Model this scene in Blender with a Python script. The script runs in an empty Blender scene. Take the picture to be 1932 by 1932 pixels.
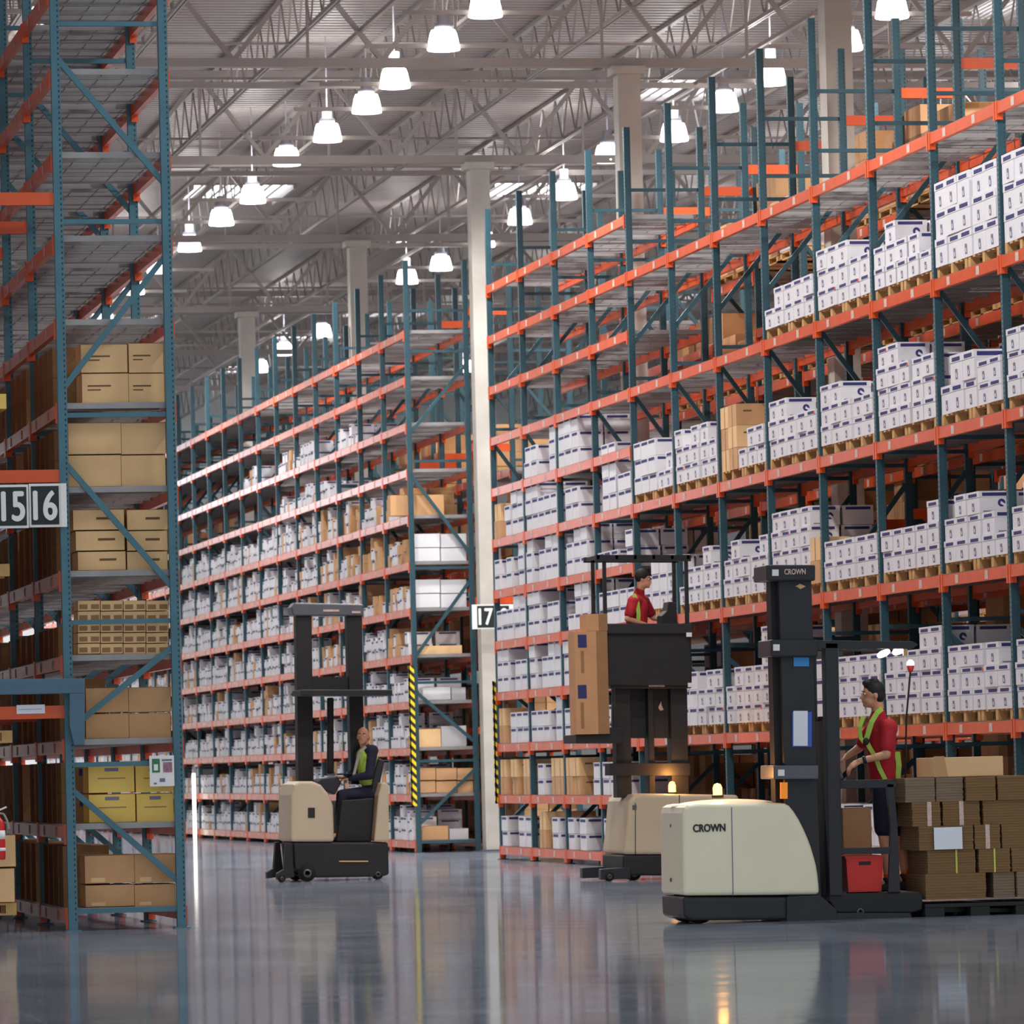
import bpy, math, random
from mathutils import Vector, Matrix
R = random.Random(11)
scene = bpy.context.scene
COL = scene.collection

# ------------------------------------------------------------------ camera
F, CX, CY, H0 = 10000.0, 966.0, 966.0, 1.448
VPX, VPY, ROLL = -932.97, 1490.69, 0.0248
cy_ = Vector(((VPX - CX) / F, -(VPY - CY) / F, -1.0)).normalized()
zx, zy = -math.sin(ROLL), math.cos(ROLL)
cz_ = Vector((zx, zy, -(zx * cy_.x + zy * cy_.y) / cy_.z)).normalized()
cx_ = cy_.cross(cz_).normalized()
RCW = Matrix((cx_, cy_, cz_))                     # camera -> world (3x3)
cam_d = bpy.data.cameras.new('camera')
cam = bpy.data.objects.new('camera', cam_d); COL.objects.link(cam)
cam.matrix_world = Matrix.Translation((0, 0, H0)) @ RCW.to_4x4()
cam_d.sensor_width = 36.0
cam_d.lens = F / 1932.0 * 36.0
cam_d.clip_start = 0.5; cam_d.clip_end = 400
cam_d.dof.use_dof = True
cam_d.dof.focus_distance = 50.0
cam_d.dof.aperture_fstop = cam_d.lens / 1000.0 / 0.026
scene.camera = cam

def W(px, py, Y):
    """world point seen at pixel px, py and lying at depth Y"""
    d = RCW @ Vector(((px - CX) / F, -(py - CY) / F, -1.0))
    t = Y / d.y
    return Vector((d.x * t, Y, H0 + d.z * t))

def PX(x, y, z):
    v = RCW.transposed() @ Vector((x, y, z - H0))
    return CX + F * v.x / -v.z, CY - F * v.y / -v.z

# ------------------------------------------------------------------ world, exposure
world = bpy.data.worlds.new('world'); scene.world = world; world.use_nodes = True
world.node_tree.nodes['Background'].inputs[0].default_value = (0.93, 0.97, 1.0, 1)
world.node_tree.nodes['Background'].inputs[1].default_value = 0.60
scene.view_settings.view_transform = 'Standard'
scene.view_settings.look = 'None'
scene.view_settings.gamma = 1.0
scene.view_settings.exposure = 0.14
scene.view_settings.use_curve_mapping = False
LAMP_W = 720.0
try:
    scene.cycles.use_denoising = True
    scene.cycles.max_bounces = 6; scene.cycles.diffuse_bounces = 3; scene.cycles.glossy_bounces = 3
    scene.cycles.sample_clamp_indirect = 6.0
except Exception:
    pass

# ------------------------------------------------------------------ materials
def lin(c):
    r = []
    for v in c:
        v /= 255.0
        r.append(v / 12.92 if v <= 0.04045 else ((v + 0.055) / 1.055) ** 2.4)
    return (*r, 1.0)
MATS = {}
def mat(name, rgb, rough=0.6, metal=0.0, var=0.12, scale=6.0, emit=None, es=0.0, stretch=(1, 1, 1), spec=0.5):
    m = bpy.data.materials.new(name); m.use_nodes = True
    nt = m.node_tree; b = nt.nodes['Principled BSDF']
    b.inputs['Roughness'].default_value = rough; b.inputs['Metallic'].default_value = metal
    b.inputs['Specular IOR Level'].default_value = spec
    c = lin(rgb)
    if var:
        tc = nt.nodes.new('ShaderNodeTexCoord'); mp = nt.nodes.new('ShaderNodeMapping')
        mp.inputs['Scale'].default_value = stretch
        n = nt.nodes.new('ShaderNodeTexNoise'); n.inputs['Scale'].default_value = scale; n.inputs['Detail'].default_value = 3
        r = nt.nodes.new('ShaderNodeValToRGB')
        r.color_ramp.elements[0].position = 0.3; r.color_ramp.elements[1].position = 0.7
        r.color_ramp.elements[0].color = (*[v * (1 - var) for v in c[:3]], 1)
        r.color_ramp.elements[1].color = (*[min(1, v * (1 + var)) for v in c[:3]], 1)
        L = nt.links.new
        L(tc.outputs['Object'], mp.inputs[0]); L(mp.outputs[0], n.inputs[0]); L(n.outputs[0], r.inputs[0]); L(r.outputs[0], b.inputs['Base Color'])
    else:
        b.inputs['Base Color'].default_value = c
    if emit:
        b.inputs['Emission Color'].default_value = lin(emit); b.inputs['Emission Strength'].default_value = es
    MATS[name] = m
    return m
mat('orange', (214, 84, 38), 0.27, 0.0, 0.10, 3)
mat('label', (205, 180, 170), 0.5, 0, 0.2, 30)
mat('teal', (38, 72, 84), 0.42, 0.1, 0.12, 4)
mat('teal_lit', (68, 112, 128), 0.42, 0.1, 0.10, 4)  # same rack teal with stronger light put into the colour
mat('hole', (26, 50, 60), 0.8, 0, 0)
mat('hole_light', (120, 160, 170), 0.5, 0, 0)  # light seen through the post holes, painted as pale dots
mat('wire', (150, 148, 150), 0.4, 0.5, 0.1, 5)
mat('white_carton', (214, 213, 219), 0.62, 0, 0.04, 4)
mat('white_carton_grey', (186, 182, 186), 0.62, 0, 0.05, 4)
mat('navy', (42, 44, 104), 0.6, 0, 0)
mat('grey_print', (112, 112, 140), 0.6, 0, 0)
mat('red_print', (228, 70, 50), 0.6, 0, 0)
mat('brown_carton', (196, 150, 106), 0.72, 0, 0.07, 4)
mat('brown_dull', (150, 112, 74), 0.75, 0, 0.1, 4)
mat('tan_carton', (224, 184, 134), 0.72, 0, 0.05, 4)
mat('yellow_carton', (228, 192, 98), 0.7, 0, 0.05, 4)
mat('tape', (150, 116, 76), 0.4, 0, 0)
mat('carton_seam', (104, 78, 50), 0.8, 0, 0)
mat('cardboard_flat', (124, 94, 58), 0.8, 0, 0.16, 9, stretch=(0.6, 0.6, 16))
mat('cardboard_grey', (128, 108, 88), 0.8, 0, 0.12, 9, stretch=(0.6, 0.6, 16))
mat('pallet_wood', (190, 150, 96), 0.75, 0, 0.18, 5)
mat('steel_white', (196, 192, 186), 0.5, 0, 0.06, 1.5)
mat('roof_steel', (158, 150, 147), 0.55, 0, 0.06, 1.5)
mat('deck', (160, 152, 150), 0.5, 0.0, 0.06, 0.6)
mat('wallm', (240, 243, 242), 0.7, 0, 0.05, 0.3)
mat('column', (186, 180, 173), 0.55, 0, 0.13, 1.8)
mat('lamp_glow', (255, 255, 255), 0.4, 0, 0, emit=(255, 252, 246), es=7.0)
mat('lamp_metal', (190, 190, 205), 0.35, 0.2, 0)
mat('skylight_glow', (255, 255, 255), 0.5, 0, 0, emit=(238, 244, 255), es=3.5)
mat('black_steel', (38, 40, 46), 0.42, 0.2, 0.12, 5)
mat('black_matte', (20, 20, 23), 0.6, 0, 0.15, 5)
mat('grey_steel', (92, 95, 102), 0.4, 0.3, 0.08, 5)
mat('truck_beige', (234, 227, 200), 0.35, 0, 0.03, 2)
mat('truck_beige_dull', (190, 176, 150), 0.45, 0, 0.04, 2)
mat('beacon', (255, 170, 60), 0.3, 0, 0, emit=(255, 168, 70), es=9.0)
mat('beacon_core', (255, 240, 190), 0.3, 0, 0, emit=(255, 232, 170), es=30.0)
mat('amber', (214, 130, 30), 0.3, 0, 0, emit=(214, 120, 20), es=0.5)
mat('headlight', (255, 255, 255), 0.3, 0, 0, emit=(255, 255, 250), es=7.0)
mat('pink_glow', (255, 220, 230), 0.3, 0, 0, emit=(255, 215, 228), es=1.6)
mat('rubber', (17, 17, 18), 0.8, 0, 0.2, 8)
mat('white_paper', (226, 230, 240), 0.7, 0, 0.03, 6)
mat('blue_plastic', (60, 96, 190), 0.4, 0, 0)
mat('blue_label', (60, 150, 226), 0.5, 0, 0)
mat('red_plastic', (206, 44, 36), 0.4, 0, 0.06, 4)
mat('red_paint', (196, 26, 28), 0.35, 0, 0.05, 4)
mat('skin', (212, 154, 122), 0.55, 0, 0.05, 8)
mat('skin_far', (204, 146, 118), 0.6, 0, 0.05, 8)
mat('hair', (20, 17, 17), 0.7, 0, 0.2, 40)
mat('red_shirt', (176, 24, 40), 0.8, 0, 0.12, 5)
mat('navy_cloth', (22, 26, 50), 0.85, 0, 0.15, 6)
mat('lime', (168, 204, 80), 0.6, 0, 0.05, 5)
mat('grey_tape', (150, 150, 140), 0.5, 0, 0)
mat('dark_green_sign', (20, 36, 34), 0.5, 0, 0.05, 3)
mat('sign_white', (232, 232, 232), 0.5, 0, 0)
mat('green_print', (50, 120, 84), 0.6, 0, 0)
mat('rose_print', (150, 110, 128), 0.6, 0, 0.3, 40)
mat('blue_steel', (76, 106, 128), 0.42, 0.1, 0.06, 3)
mat('daylight_glow', (255, 255, 255), 0.4, 0, 0, emit=(240, 246, 255), es=7.0)
mat('streak_glow', (255, 255, 240), 0.4, 0, 0, emit=(255, 248, 226), es=3.0)
mat('tennis', (200, 206, 90), 0.7, 0, 0)

def stripes():
    m = bpy.data.materials.new('hazard'); m.use_nodes = True
    nt = m.node_tree; b = nt.nodes['Principled BSDF']; L = nt.links.new
    tc = nt.nodes.new('ShaderNodeTexCoord'); s = nt.nodes.new('ShaderNodeSeparateXYZ')
    a = nt.nodes.new('ShaderNodeMath'); a.operation = 'ADD'
    p = nt.nodes.new('ShaderNodeMath'); p.operation = 'MULTIPLY'; p.inputs[1].default_value = 7.0
    f = nt.nodes.new('ShaderNodeMath'); f.operation = 'FRACT'
    g = nt.nodes.new('ShaderNodeMath'); g.operation = 'GREATER_THAN'; g.inputs[1].default_value = 0.5
    mx = nt.nodes.new('ShaderNodeMix'); mx.data_type = 'RGBA'
    L(tc.outputs['Object'], s.inputs[0]); L(s.outputs['X'], a.inputs[0]); L(s.outputs['Z'], a.inputs[1]); L(a.outputs[0], p.inputs[0])
    L(p.outputs[0], f.inputs[0]); L(f.outputs[0], g.inputs[0]); L(g.outputs[0], mx.inputs['Factor'])
    mx.inputs['A'].default_value = lin((236, 206, 40)); mx.inputs['B'].default_value = lin((24, 24, 24))
    L(mx.outputs['Result'], b.inputs['Base Color']); b.inputs['Roughness'].default_value = 0.5
    MATS['hazard'] = m
stripes()

def floor_mat():
    m = bpy.data.materials.new('polished_concrete'); m.use_nodes = True
    nt = m.node_tree; L = nt.links.new
    for n in list(nt.nodes): nt.nodes.remove(n)
    out = nt.nodes.new('ShaderNodeOutputMaterial'); mix = nt.nodes.new('ShaderNodeMixShader')
    df = nt.nodes.new('ShaderNodeBsdfDiffuse'); gl = nt.nodes.new('ShaderNodeBsdfGlossy')
    tc = nt.nodes.new('ShaderNodeTexCoord')
    def noise(sc, st, det=4):
        mp = nt.nodes.new('ShaderNodeMapping'); mp.inputs['Scale'].default_value = st
        n = nt.nodes.new('ShaderNodeTexNoise'); n.inputs['Scale'].default_value = sc; n.inputs['Detail'].default_value = det
        L(tc.outputs['Object'], mp.inputs[0]); L(mp.outputs[0], n.inputs[0]); return n.outputs[0]
    def ramp(src, p0, c0, p1, c1):
        r = nt.nodes.new('ShaderNodeValToRGB'); r.color_ramp.elements[0].position = p0; r.color_ramp.elements[1].position = p1
        r.color_ramp.elements[0].color = c0; r.color_ramp.elements[1].color = c1; L(src, r.inputs[0]); return r.outputs[0]
    base = ramp(noise(0.9, (1, 0.35, 1)), 0.3, lin((104, 112, 126)), 0.7, lin((130, 137, 149)))
    # saw-cut joints of the slab
    br = nt.nodes.new('ShaderNodeTexBrick'); br.offset = 0; br.inputs['Scale'].default_value = 1.0
    br.inputs['Mortar Size'].default_value = 0.012; br.inputs['Brick Width'].default_value = 3.9; br.inputs['Row Height'].default_value = 3.9
    br.inputs['Color1'].default_value = (0, 0, 0, 1); br.inputs['Color2'].default_value = (0, 0, 0, 1); br.inputs['Mortar'].default_value = (1, 1, 1, 1)
    mpj = nt.nodes.new('ShaderNodeMapping'); mpj.inputs['Location'].default_value = (0.8, 1.1, 0); mpj.inputs['Rotation'].default_value = (0, 0, 0.0)
    L(tc.outputs['Object'], mpj.inputs[0]); L(mpj.outputs[0], br.inputs[0])
    mx = nt.nodes.new('ShaderNodeMix'); mx.data_type = 'RGBA'
    mj = nt.nodes.new('ShaderNodeMath'); mj.operation = 'MULTIPLY'; mj.inputs[1].default_value = 0.4
    L(br.outputs['Color'], mj.inputs[0]); L(mj.outputs[0], mx.inputs['Factor']); L(base, mx.inputs['A']); mx.inputs['B'].default_value = lin((160, 162, 166))
    L(mx.outputs['Result'], df.inputs[0])
    gl.inputs[0].default_value = (0.86, 0.9, 0.95, 1)
    rr = ramp(noise(1.3, (0.5, 1.4, 1)), 0.3, (0.05, 0.05, 0.05, 1), 0.7, (0.095, 0.095, 0.095, 1))
    L(rr, gl.inputs['Roughness'])
    bp = nt.nodes.new('ShaderNodeBump'); bp.inputs['Strength'].default_value = 0.06; bp.inputs['Distance'].default_value = 0.02
    L(noise(0.9, (0.25, 1.0, 1), 2), bp.inputs['Height']); L(bp.outputs[0], gl.inputs['Normal'])
    mix.inputs[0].default_value = 0.56
    L(df.outputs[0], mix.inputs[1]); L(gl.outputs[0], mix.inputs[2]); L(mix.outputs[0], out.inputs[0])
    MATS['floor'] = m
floor_mat()

# ------------------------------------------------------------------ mesh helpers
class MB:
    def __init__(s): s.v = []; s.f = []; s.m = []; s.mats = []
    def mi(s, m):
        if m not in s.mats: s.mats.append(m)
        return s.mats.index(m)
    def add(s, vs, fs, m):
        k = len(s.v); i = s.mi(m)
        s.v += [tuple(p) for p in vs]
        for f in fs: s.f.append(tuple(k + j for j in f)); s.m.append(i)
        return s
    def box(s, x0, x1, y0, y1, z0, z1, m):
        return s.add([(x0, y0, z0), (x1, y0, z0), (x1, y1, z0), (x0, y1, z0), (x0, y0, z1), (x1, y0, z1), (x1, y1, z1), (x0, y1, z1)],
                     [(0, 3, 2, 1), (4, 5, 6, 7), (0, 1, 5, 4), (1, 2, 6, 5), (2, 3, 7, 6), (3, 0, 4, 7)], m)
    def quad(s, a, b, c, d, m): return s.add([a, b, c, d], [(0, 1, 2, 3)], m)
    def bar(s, p, q, w, h, m, up=(0, 0, 1)):
        p = Vector(p); q = Vector(q); d = (q - p).normalized(); u = Vector(up)
        if abs(d.dot(u)) > 0.95: u = Vector((0, 1, 0))
        a = d.cross(u).normalized() * (w / 2); b = a.cross(d).normalized() * (h / 2)
        vs = [e + i * a + j * b for e in (p, q) for i, j in ((-1, -1), (1, -1), (1, 1), (-1, 1))]
        return s.add(vs, [(0, 1, 2, 3), (7, 6, 5, 4), (0, 4, 5, 1), (1, 5, 6, 2), (2, 6, 7, 3), (3, 7, 4, 0)], m)
    def tube(s, pts, r, m, n=8):
        for p, q in zip(pts, pts[1:]): s.cap(p, r, q, r, m, n, 0)
        return s
    def cap(s, p, r0, q, r1, m, n=14, hemi=3, flat=1.0, side=None):
        """tapered tube p-q with rounded ends; flat scales along side"""
        p = Vector(p); q = Vector(q); d = (q - p)
        L = d.length; d = d / L if L > 1e-6 else Vector((0, 0, 1))
        u = Vector(side) if side else (Vector((0, 1, 0)) if abs(d.y) < 0.9 else Vector((1, 0, 0)))
        a = (u - d * u.dot(d)).normalized(); b = d.cross(a)
        rings = []
        if hemi:
            for k in range(hemi, 0, -1):
                t = k / (hemi + 0.35) * math.pi / 2; rings.append((p - d * (r0 * math.sin(t)), r0 * math.cos(t)))
        rings += [(p, r0), (q, r1)]
        if hemi:
            for k in range(1, hemi + 1):
                t = k / (hemi + 0.35) * math.pi / 2; rings.append((q + d * (r1 * math.sin(t)), r1 * math.cos(t)))
        vs = []; fs = []
        for c, r in rings:
            for k in range(n):
                t = 2 * math.pi * k / n; vs.append(c + a * (r * flat * math.cos(t)) + b * (r * math.sin(t)))
        for j in range(len(rings) - 1):
            for k in range(n):
                fs.append((j * n + k, j * n + (k + 1) % n, (j + 1) * n + (k + 1) % n, (j + 1) * n + k))
        fs.append(tuple(range(n - 1, -1, -1))); fs.append(tuple((len(rings) - 1) * n + k for k in range(n)))
        return s.add(vs, fs, m)
    def ell(s, c, rx, ry, rz, m, n=16, k=10, rot=None):
        c = Vector(c); vs = []; fs = []
        for i in range(k + 1):
            t = math.pi * (i + 0.0) / k; t = min(max(t, 0.05), math.pi - 0.05)
            for j in range(n):
                a = 2 * math.pi * j / n
                p = Vector((rx * math.sin(t) * math.cos(a), ry * math.sin(t) * math.sin(a), rz * math.cos(t)))
                if rot: p = rot @ p
                vs.append(c + p)
        for i in range(k):
            for j in range(n): fs.append((i * n + j, (i + 1) * n + j, (i + 1) * n + (j + 1) % n, i * n + (j + 1) % n))
        fs.append(tuple(range(n))); fs.append(tuple(k * n + j for j in range(n - 1, -1, -1)))
        return s.add(vs, fs, m)
    def lathe(s, prof, m, c=(0, 0, 0), n=20, axis='z'):
        vs = []; fs = []
        for r, h in prof:
            for j in range(n):
                a = 2 * math.pi * j / n
                p = (r * math.cos(a), r * math.sin(a), h) if axis == 'z' else (r * math.cos(a), h, r * math.sin(a))
                vs.append((p[0] + c[0], p[1] + c[1], p[2] + c[2]))
        for i in range(len(prof) - 1):
            for j in range(n):
                q = (i * n + j, i * n + (j + 1) % n, (i + 1) * n + (j + 1) % n, (i + 1) * n + j)
                fs.append(q if axis == 'z' else q[::-1])
        if prof[0][0] > 1e-4: fs.append(tuple(range(n - 1, -1, -1)))
        if prof[-1][0] > 1e-4: fs.append(tuple((len(prof) - 1) * n + j for j in range(n)))
        return s.add(vs, fs, m)
    def prism(s, poly, y0, y1, m):
        """poly: list of (x, z) anticlockwise seen from -y; extruded y0..y1"""
        n = len(poly)
        ar = sum(poly[i][0] * poly[(i + 1) % n][1] - poly[(i + 1) % n][0] * poly[i][1] for i in range(n))
        if ar < 0: poly = poly[::-1]
        vs = [(x, y0, z) for x, z in poly] + [(x, y1, z) for x, z in poly]
        fs = [tuple(range(n)), tuple(range(2 * n - 1, n - 1, -1))] + [((i + 1) % n, i, n + i, n + (i + 1) % n) for i in range(n)]
        return s.add(vs, fs, m)
    def mesh(s, name, off=(0, 0, 0), smooth=False):
        me = bpy.data.meshes.new(name)
        ox, oy, oz = off
        me.from_pydata([(x - ox, y - oy, z - oz) for x, y, z in s.v], [], s.f)
        for m in s.mats: me.materials.append(MATS[m])
        me.polygons.foreach_set('material_index', s.m)
        if smooth: me.polygons.foreach_set('use_smooth', [True] * len(s.f))
        me.update(); return me

ORG = {}
def thing(name, label, cat, loc=(0, 0, 0), group=None, kind=None):
    o = bpy.data.objects.new(name, None); COL.objects.link(o); o.location = loc; o.empty_display_size = 0.2
    ORG[o] = Vector(loc); tag(o, label, cat, group, kind); return o
def tag(o, label=None, cat=None, group=None, kind=None):
    if label: o['label'] = label
    if cat: o['category'] = cat
    if group: o['group'] = group
    if kind: o['kind'] = kind
    return o
def obj(name, mb, parent=None, smooth=False, loc=None, bevel=0, local=False):
    """one mesh object. World coordinates in mb unless local; parent's origin is subtracted."""
    if isinstance(mb, bpy.types.Mesh): me = mb
    else:
        off = (0, 0, 0)
        if not local:
            off = ORG[parent] if parent is not None else (Vector(loc) if loc is not None else Vector((0, 0, 0)))
        me = mb.mesh(name, off, smooth)
    o = bpy.data.objects.new(name, me); COL.objects.link(o)
    if parent is not None:
        o.parent = parent; ORG[o] = ORG[parent]
        if loc is not None: o.location = loc
    elif loc is not None: o.location = loc; ORG[o] = Vector(loc)
    else: ORG[o] = Vector((0, 0, 0))
    if bevel:
        b = o.modifiers.new('bevel', 'BEVEL'); b.width = bevel; b.segments = 4; b.limit_method = 'ANGLE'; b.angle_limit = 1.05; b.harden_normals = False
    return o
def struct(name, mb, **k):
    o = obj(name, mb, **k); o['kind'] = 'structure'; return o
def dup(root, loc, label=None, group=None, parent=None):
    r = root.copy(); COL.objects.link(r); r.location = loc; r.parent = parent; ORG[r] = Vector(loc)
    if label: r['label'] = label
    if group: r['group'] = group
    for ch in root.children:
        c = ch.copy(); COL.objects.link(c); c.parent = r; ORG[c] = ORG[r]
        for g in ch.children:
            d = g.copy(); COL.objects.link(d); d.parent = c
    return r
def text(name, body, size, loc, m, parent, ext=0.002, xs=1.0, bold=0.0, spacing=1.0, fit=None, thick=0.0):
    """lettering standing in the xz plane, facing -y, turned into a mesh; loc is its world centre"""
    cu = bpy.data.curves.new(name, 'FONT'); cu.body = body; cu.size = size; cu.extrude = ext; cu.align_x = 'CENTER'; cu.align_y = 'CENTER'
    cu.offset = bold; cu.space_character = spacing
    t = bpy.data.objects.new('tmp', cu); COL.objects.link(t)
    me = bpy.data.meshes.new_from_object(t.evaluated_get(bpy.context.evaluated_depsgraph_get()))
    bpy.data.objects.remove(t)
    me.materials.clear(); me.materials.append(MATS[m])
    lo = Vector(loc) - (ORG[parent] if parent is not None else Vector((0, 0, 0)))
    ys = [v.co.y for v in me.vertices]; xq = [v.co.x for v in me.vertices]; ym = (max(ys) + min(ys)) / 2; xm = (max(xq) + min(xq)) / 2; ks = 1.0
    if fit: xs = fit[0] / (max(xq) - min(xq)); ks = fit[1] / (max(ys) - min(ys))
    for v in me.vertices:
        x, y, z = v.co; x -= xm; y = (y - ym) * ks
        v.co = (x * xs + lo.x, -z + lo.y, y + lo.z)
    if thick:
        vs = [tuple(v.co) for v in me.vertices]; fs = [tuple(p.vertices) for p in me.polygons]; V = []; Fc = []
        for q, (dx, dz) in enumerate(((0, 0), (thick, 0), (-thick, 0), (0, thick * .8), (0, -thick * .8))):
            k = len(V); V += [(x + dx, y - q * .0004, z + dz) for x, y, z in vs]; Fc += [tuple(k + i for i in f) for f in fs]
        me = bpy.data.meshes.new(name); me.from_pydata(V, [], Fc); me.materials.append(MATS[m])
    o = bpy.data.objects.new(name, me); COL.objects.link(o)
    if parent is not None: o.parent = parent; ORG[o] = ORG[parent]
    return o
ORD = ['first', 'second', 'third', 'fourth', 'fifth', 'sixth', 'seventh', 'eighth', 'ninth', 'tenth', 'eleventh', 'twelfth', 'thirteenth', 'fourteenth', 'fifteenth',
       'sixteenth', 'seventeenth', 'eighteenth', 'nineteenth', 'twentieth', 'twenty-first', 'twenty-second', 'twenty-third', 'twenty-fourth', 'twenty-fifth', 'twenty-sixth']

# ------------------------------------------------------------------ the building
GZ, DZ = 11.72, 13.5            # underside of the girders, underside of the roof deck
mb = MB(); mb.quad((-14, 22, 0), (46, 22, 0), (46, 175, 0), (-14, 175, 0), 'floor'); struct('floor', mb)
mb = MB(); mb.box(-14, 46, 166, 166.3, 0, 15, 'wallm'); struct('wall_back', mb)
mb = MB(); mb.box(-14.3, -14, 40, 166, 0, 15, 'wallm'); struct('wall_left', mb)
mb = MB(); mb.box(46, 46.3, 40, 166, 0, 15, 'wallm'); struct('wall_right', mb)

SKY = []
def sky_at(px0, px1, py, ylen=3.2):
    c = (px0 + px1) / 2
    # depth at which the roof plane shows at this pixel
    d = RCW @ Vector(((c - CX) / F, -(py - CY) / F, -1.0)); Y = d.y * (DZ - H0) / d.z
    a = W(px0, py, Y).x; b = W(px1, py, Y).x
    SKY.append((a, b, Y - ylen / 2, Y + ylen / 2))
for a in ((345, 535, 362), (905, 1100, 358), (1200, 1405, 165), (60, 300, 588), (640, 800, 585), (490, 640, 632), (1180, 1300, 560), (30, 140, 35), (1820, 1935, 5), (395, 500, 697)):
    sky_at(*a)
mb = MB(); y = 45.0; up = 0
while y < 166:
    y2 = y + 0.3; yc = (y + y2) / 2
    holes = sorted([(a, b) for a, b, c, d in SKY if c < yc < d]); x = -14.0; segs = []
    for a, b in holes:
        if a > x: segs.append((x, a))
        x = max(x, b)
    segs.append((x, 46.0))
    for a, b in segs:
        z1, z2 = DZ, DZ + 0.08
        mb.add([(a, y, z1), (b, y, z1), (b, y + 0.17, z1), (a, y + 0.17, z1), (a, y + 0.2, z2), (b, y + 0.2, z2), (a, y + 0.27, z2), (b, y + 0.27, z2), (a, y2, z1), (b, y2, z1)],
               [(0, 3, 2, 1), (3, 4, 5, 2), (4, 6, 7, 5), (6, 8, 9, 7)], 'deck')
    y = y2
struct('ceiling', mb)
for i, (a, b, c, d) in enumerate(SKY):
    m = MB()
    m.quad((a, c, DZ + 0.05), (a, d, DZ + 0.05), (b, d, DZ + 0.05), (b, c, DZ + 0.05), 'skylight_glow')
    w = struct('window_%d' % (i + 1), m)
    m = MB()
    for x in (a, b): m.box(x - 0.03, x + 0.03, c, d, DZ - 0.12, DZ + 0.1, 'roof_steel')
    for yy in (c, d): m.box(a, b, yy - 0.03, yy + 0.03, DZ - 0.04, DZ + 0.1, 'roof_steel')
    obj('skylight_curb', m, w)
    m = MB(); k = 9
    for j in range(1, k): x = a + (b - a) * j / k; m.box(x - 0.025, x + 0.025, c, d, DZ - 0.03, DZ + 0.0, 'roof_steel')
    obj('security_bar', m, w)

for i, (x0, x1) in enumerate(((-0.6, 3.8), (4.6, 9.2))):  # unseen lit windows, placed for the white reflections on far beams
    m = MB(); m.box(x0, x1, 165.9, 165.98, 9.2, 11.6, 'daylight_glow'); w = struct('window_%d' % (20 + i), m)
    m = MB()
    for q in range(5): xx = x0 + (x1 - x0) * q / 4; m.box(xx - .05, xx + .05, 165.8, 165.95, 9.1, 11.7, 'roof_steel')
    for zz in (9.15, 10.4, 11.65): m.box(x0, x1, 165.8, 165.95, zz - .05, zz + .05, 'roof_steel')
    obj('window_frame', m, w)
# girders on the column lines (cross the building) and joists between them
mb = MB()
mb.box(-14, 46, -0.07, 0.07, GZ, GZ + 0.13, 'roof_steel'); mb.box(-14, 46, -0.07, 0.07, DZ - 0.35, DZ - 0.2, 'roof_steel')
x = -13.6; 
while x < 45:
    mb.bar((x, 0, GZ + 0.1), (x + 1.1, 0, DZ - 0.3), 0.07, 0.07, 'roof_steel'); mb.bar((x + 2.2, 0, GZ + 0.1), (x + 1.1, 0, DZ - 0.3), 0.07, 0.07, 'roof_steel')
    mb.bar((x + 1.1, 0, GZ + 0.1), (x + 1.1, 0, DZ - 0.3), 0.04, 0.04, 'roof_steel'); x += 2.2
gm = mb.mesh('girder'); ntrim = 1
XC = XCOL = 16.46
def col_y(px, py):
    lo, hi = 50.0, 160.0
    for _ in range(50):
        Y = (lo + hi) / 2
        if W(px, py, Y).x > XC: hi = Y
        else: lo = Y
    return Y
COLY = [col_y(1582, 300), col_y(1186, 300), 88.55, col_y(676, 600), col_y(466, 640)]
print('COLY', COLY)
COLY = [COLY[0] - 11.6] + COLY + [COLY[-1] + 12, COLY[-1] + 24]
for Y in COLY:
    o = obj('trim_%d' % ntrim, gm, loc=(0, Y, 0)); o['kind'] = 'structure'; ntrim += 1
mb = MB()
mb.box(-0.045, -0.01, 45, 166, 12.62, 12.68, 'roof_steel'); mb.box(0.01, 0.045, 45, 166, 12.62, 12.68, 'roof_steel')
mb.box(-0.05, 0.05, 45, 166, DZ - 0.08, DZ - 0.01, 'roof_steel')
y = 45.0
while y < 165.5:
    mb.bar((0, y, 12.65), (0, y + 0.6, DZ - 0.05), 0.025, 0.025, 'roof_steel'); mb.bar((0, y + 1.2, 12.65), (0, y + 0.6, DZ - 0.05), 0.025, 0.025, 'roof_steel'); y += 1.2
jm = mb.mesh('joist')
for k in range(17):
    o = obj('trim_%d' % ntrim, jm, loc=(3.1 + 2.25 * k, 0, 0)); o['kind'] = 'structure'; ntrim += 1
mb = MB()      # bracing rods and sprinkler mains across the bays
for Y in COLY:
    for dy in (4.1, 8.2):
        mb.box(-10, 44, Y + dy - 0.02, Y + dy + 0.02, 12.62, 12.66, 'roof_steel')
    mb.box(-10, 44, Y + 6.0, Y + 6.09, 12.2, 12.29, 'roof_steel')
o = struct('trim_%d' % ntrim, mb); ntrim += 1
mb = MB()
for x in (9.3, 12.5, 18.9, 25.2, 31.5): mb.box(x - 0.03, x + 0.03, 48, 165, 12.24, 12.3, 'roof_steel')
o = struct('trim_%d' % ntrim, mb); ntrim += 1

# columns
mb = MB(); mb.box(-0.17, 0.17, -0.17, 0.17, 0, GZ, 'column'); mb.box(-0.26, 0.26, -0.26, 0.26, 0, 0.03, 'grey_steel'); mb.box(-0.25, 0.25, -0.2, 0.2, GZ - 0.12, GZ, 'column')
cm = mb.mesh('column')
CN = ['white steel column rising behind near rack bays, thickest in view', 'white steel column between the thickest one and the numbered one', 'white square steel column carrying the number 17 sign',
      'white steel column just beyond the numbered one', 'slender white steel column farthest down the racks']
for i, Y in enumerate(COLY[1:6]):
    o = obj('support_column', cm, loc=(XC, Y, 0)); tag(o, CN[i], 'column', 'white roof columns', 'thing')

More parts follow.
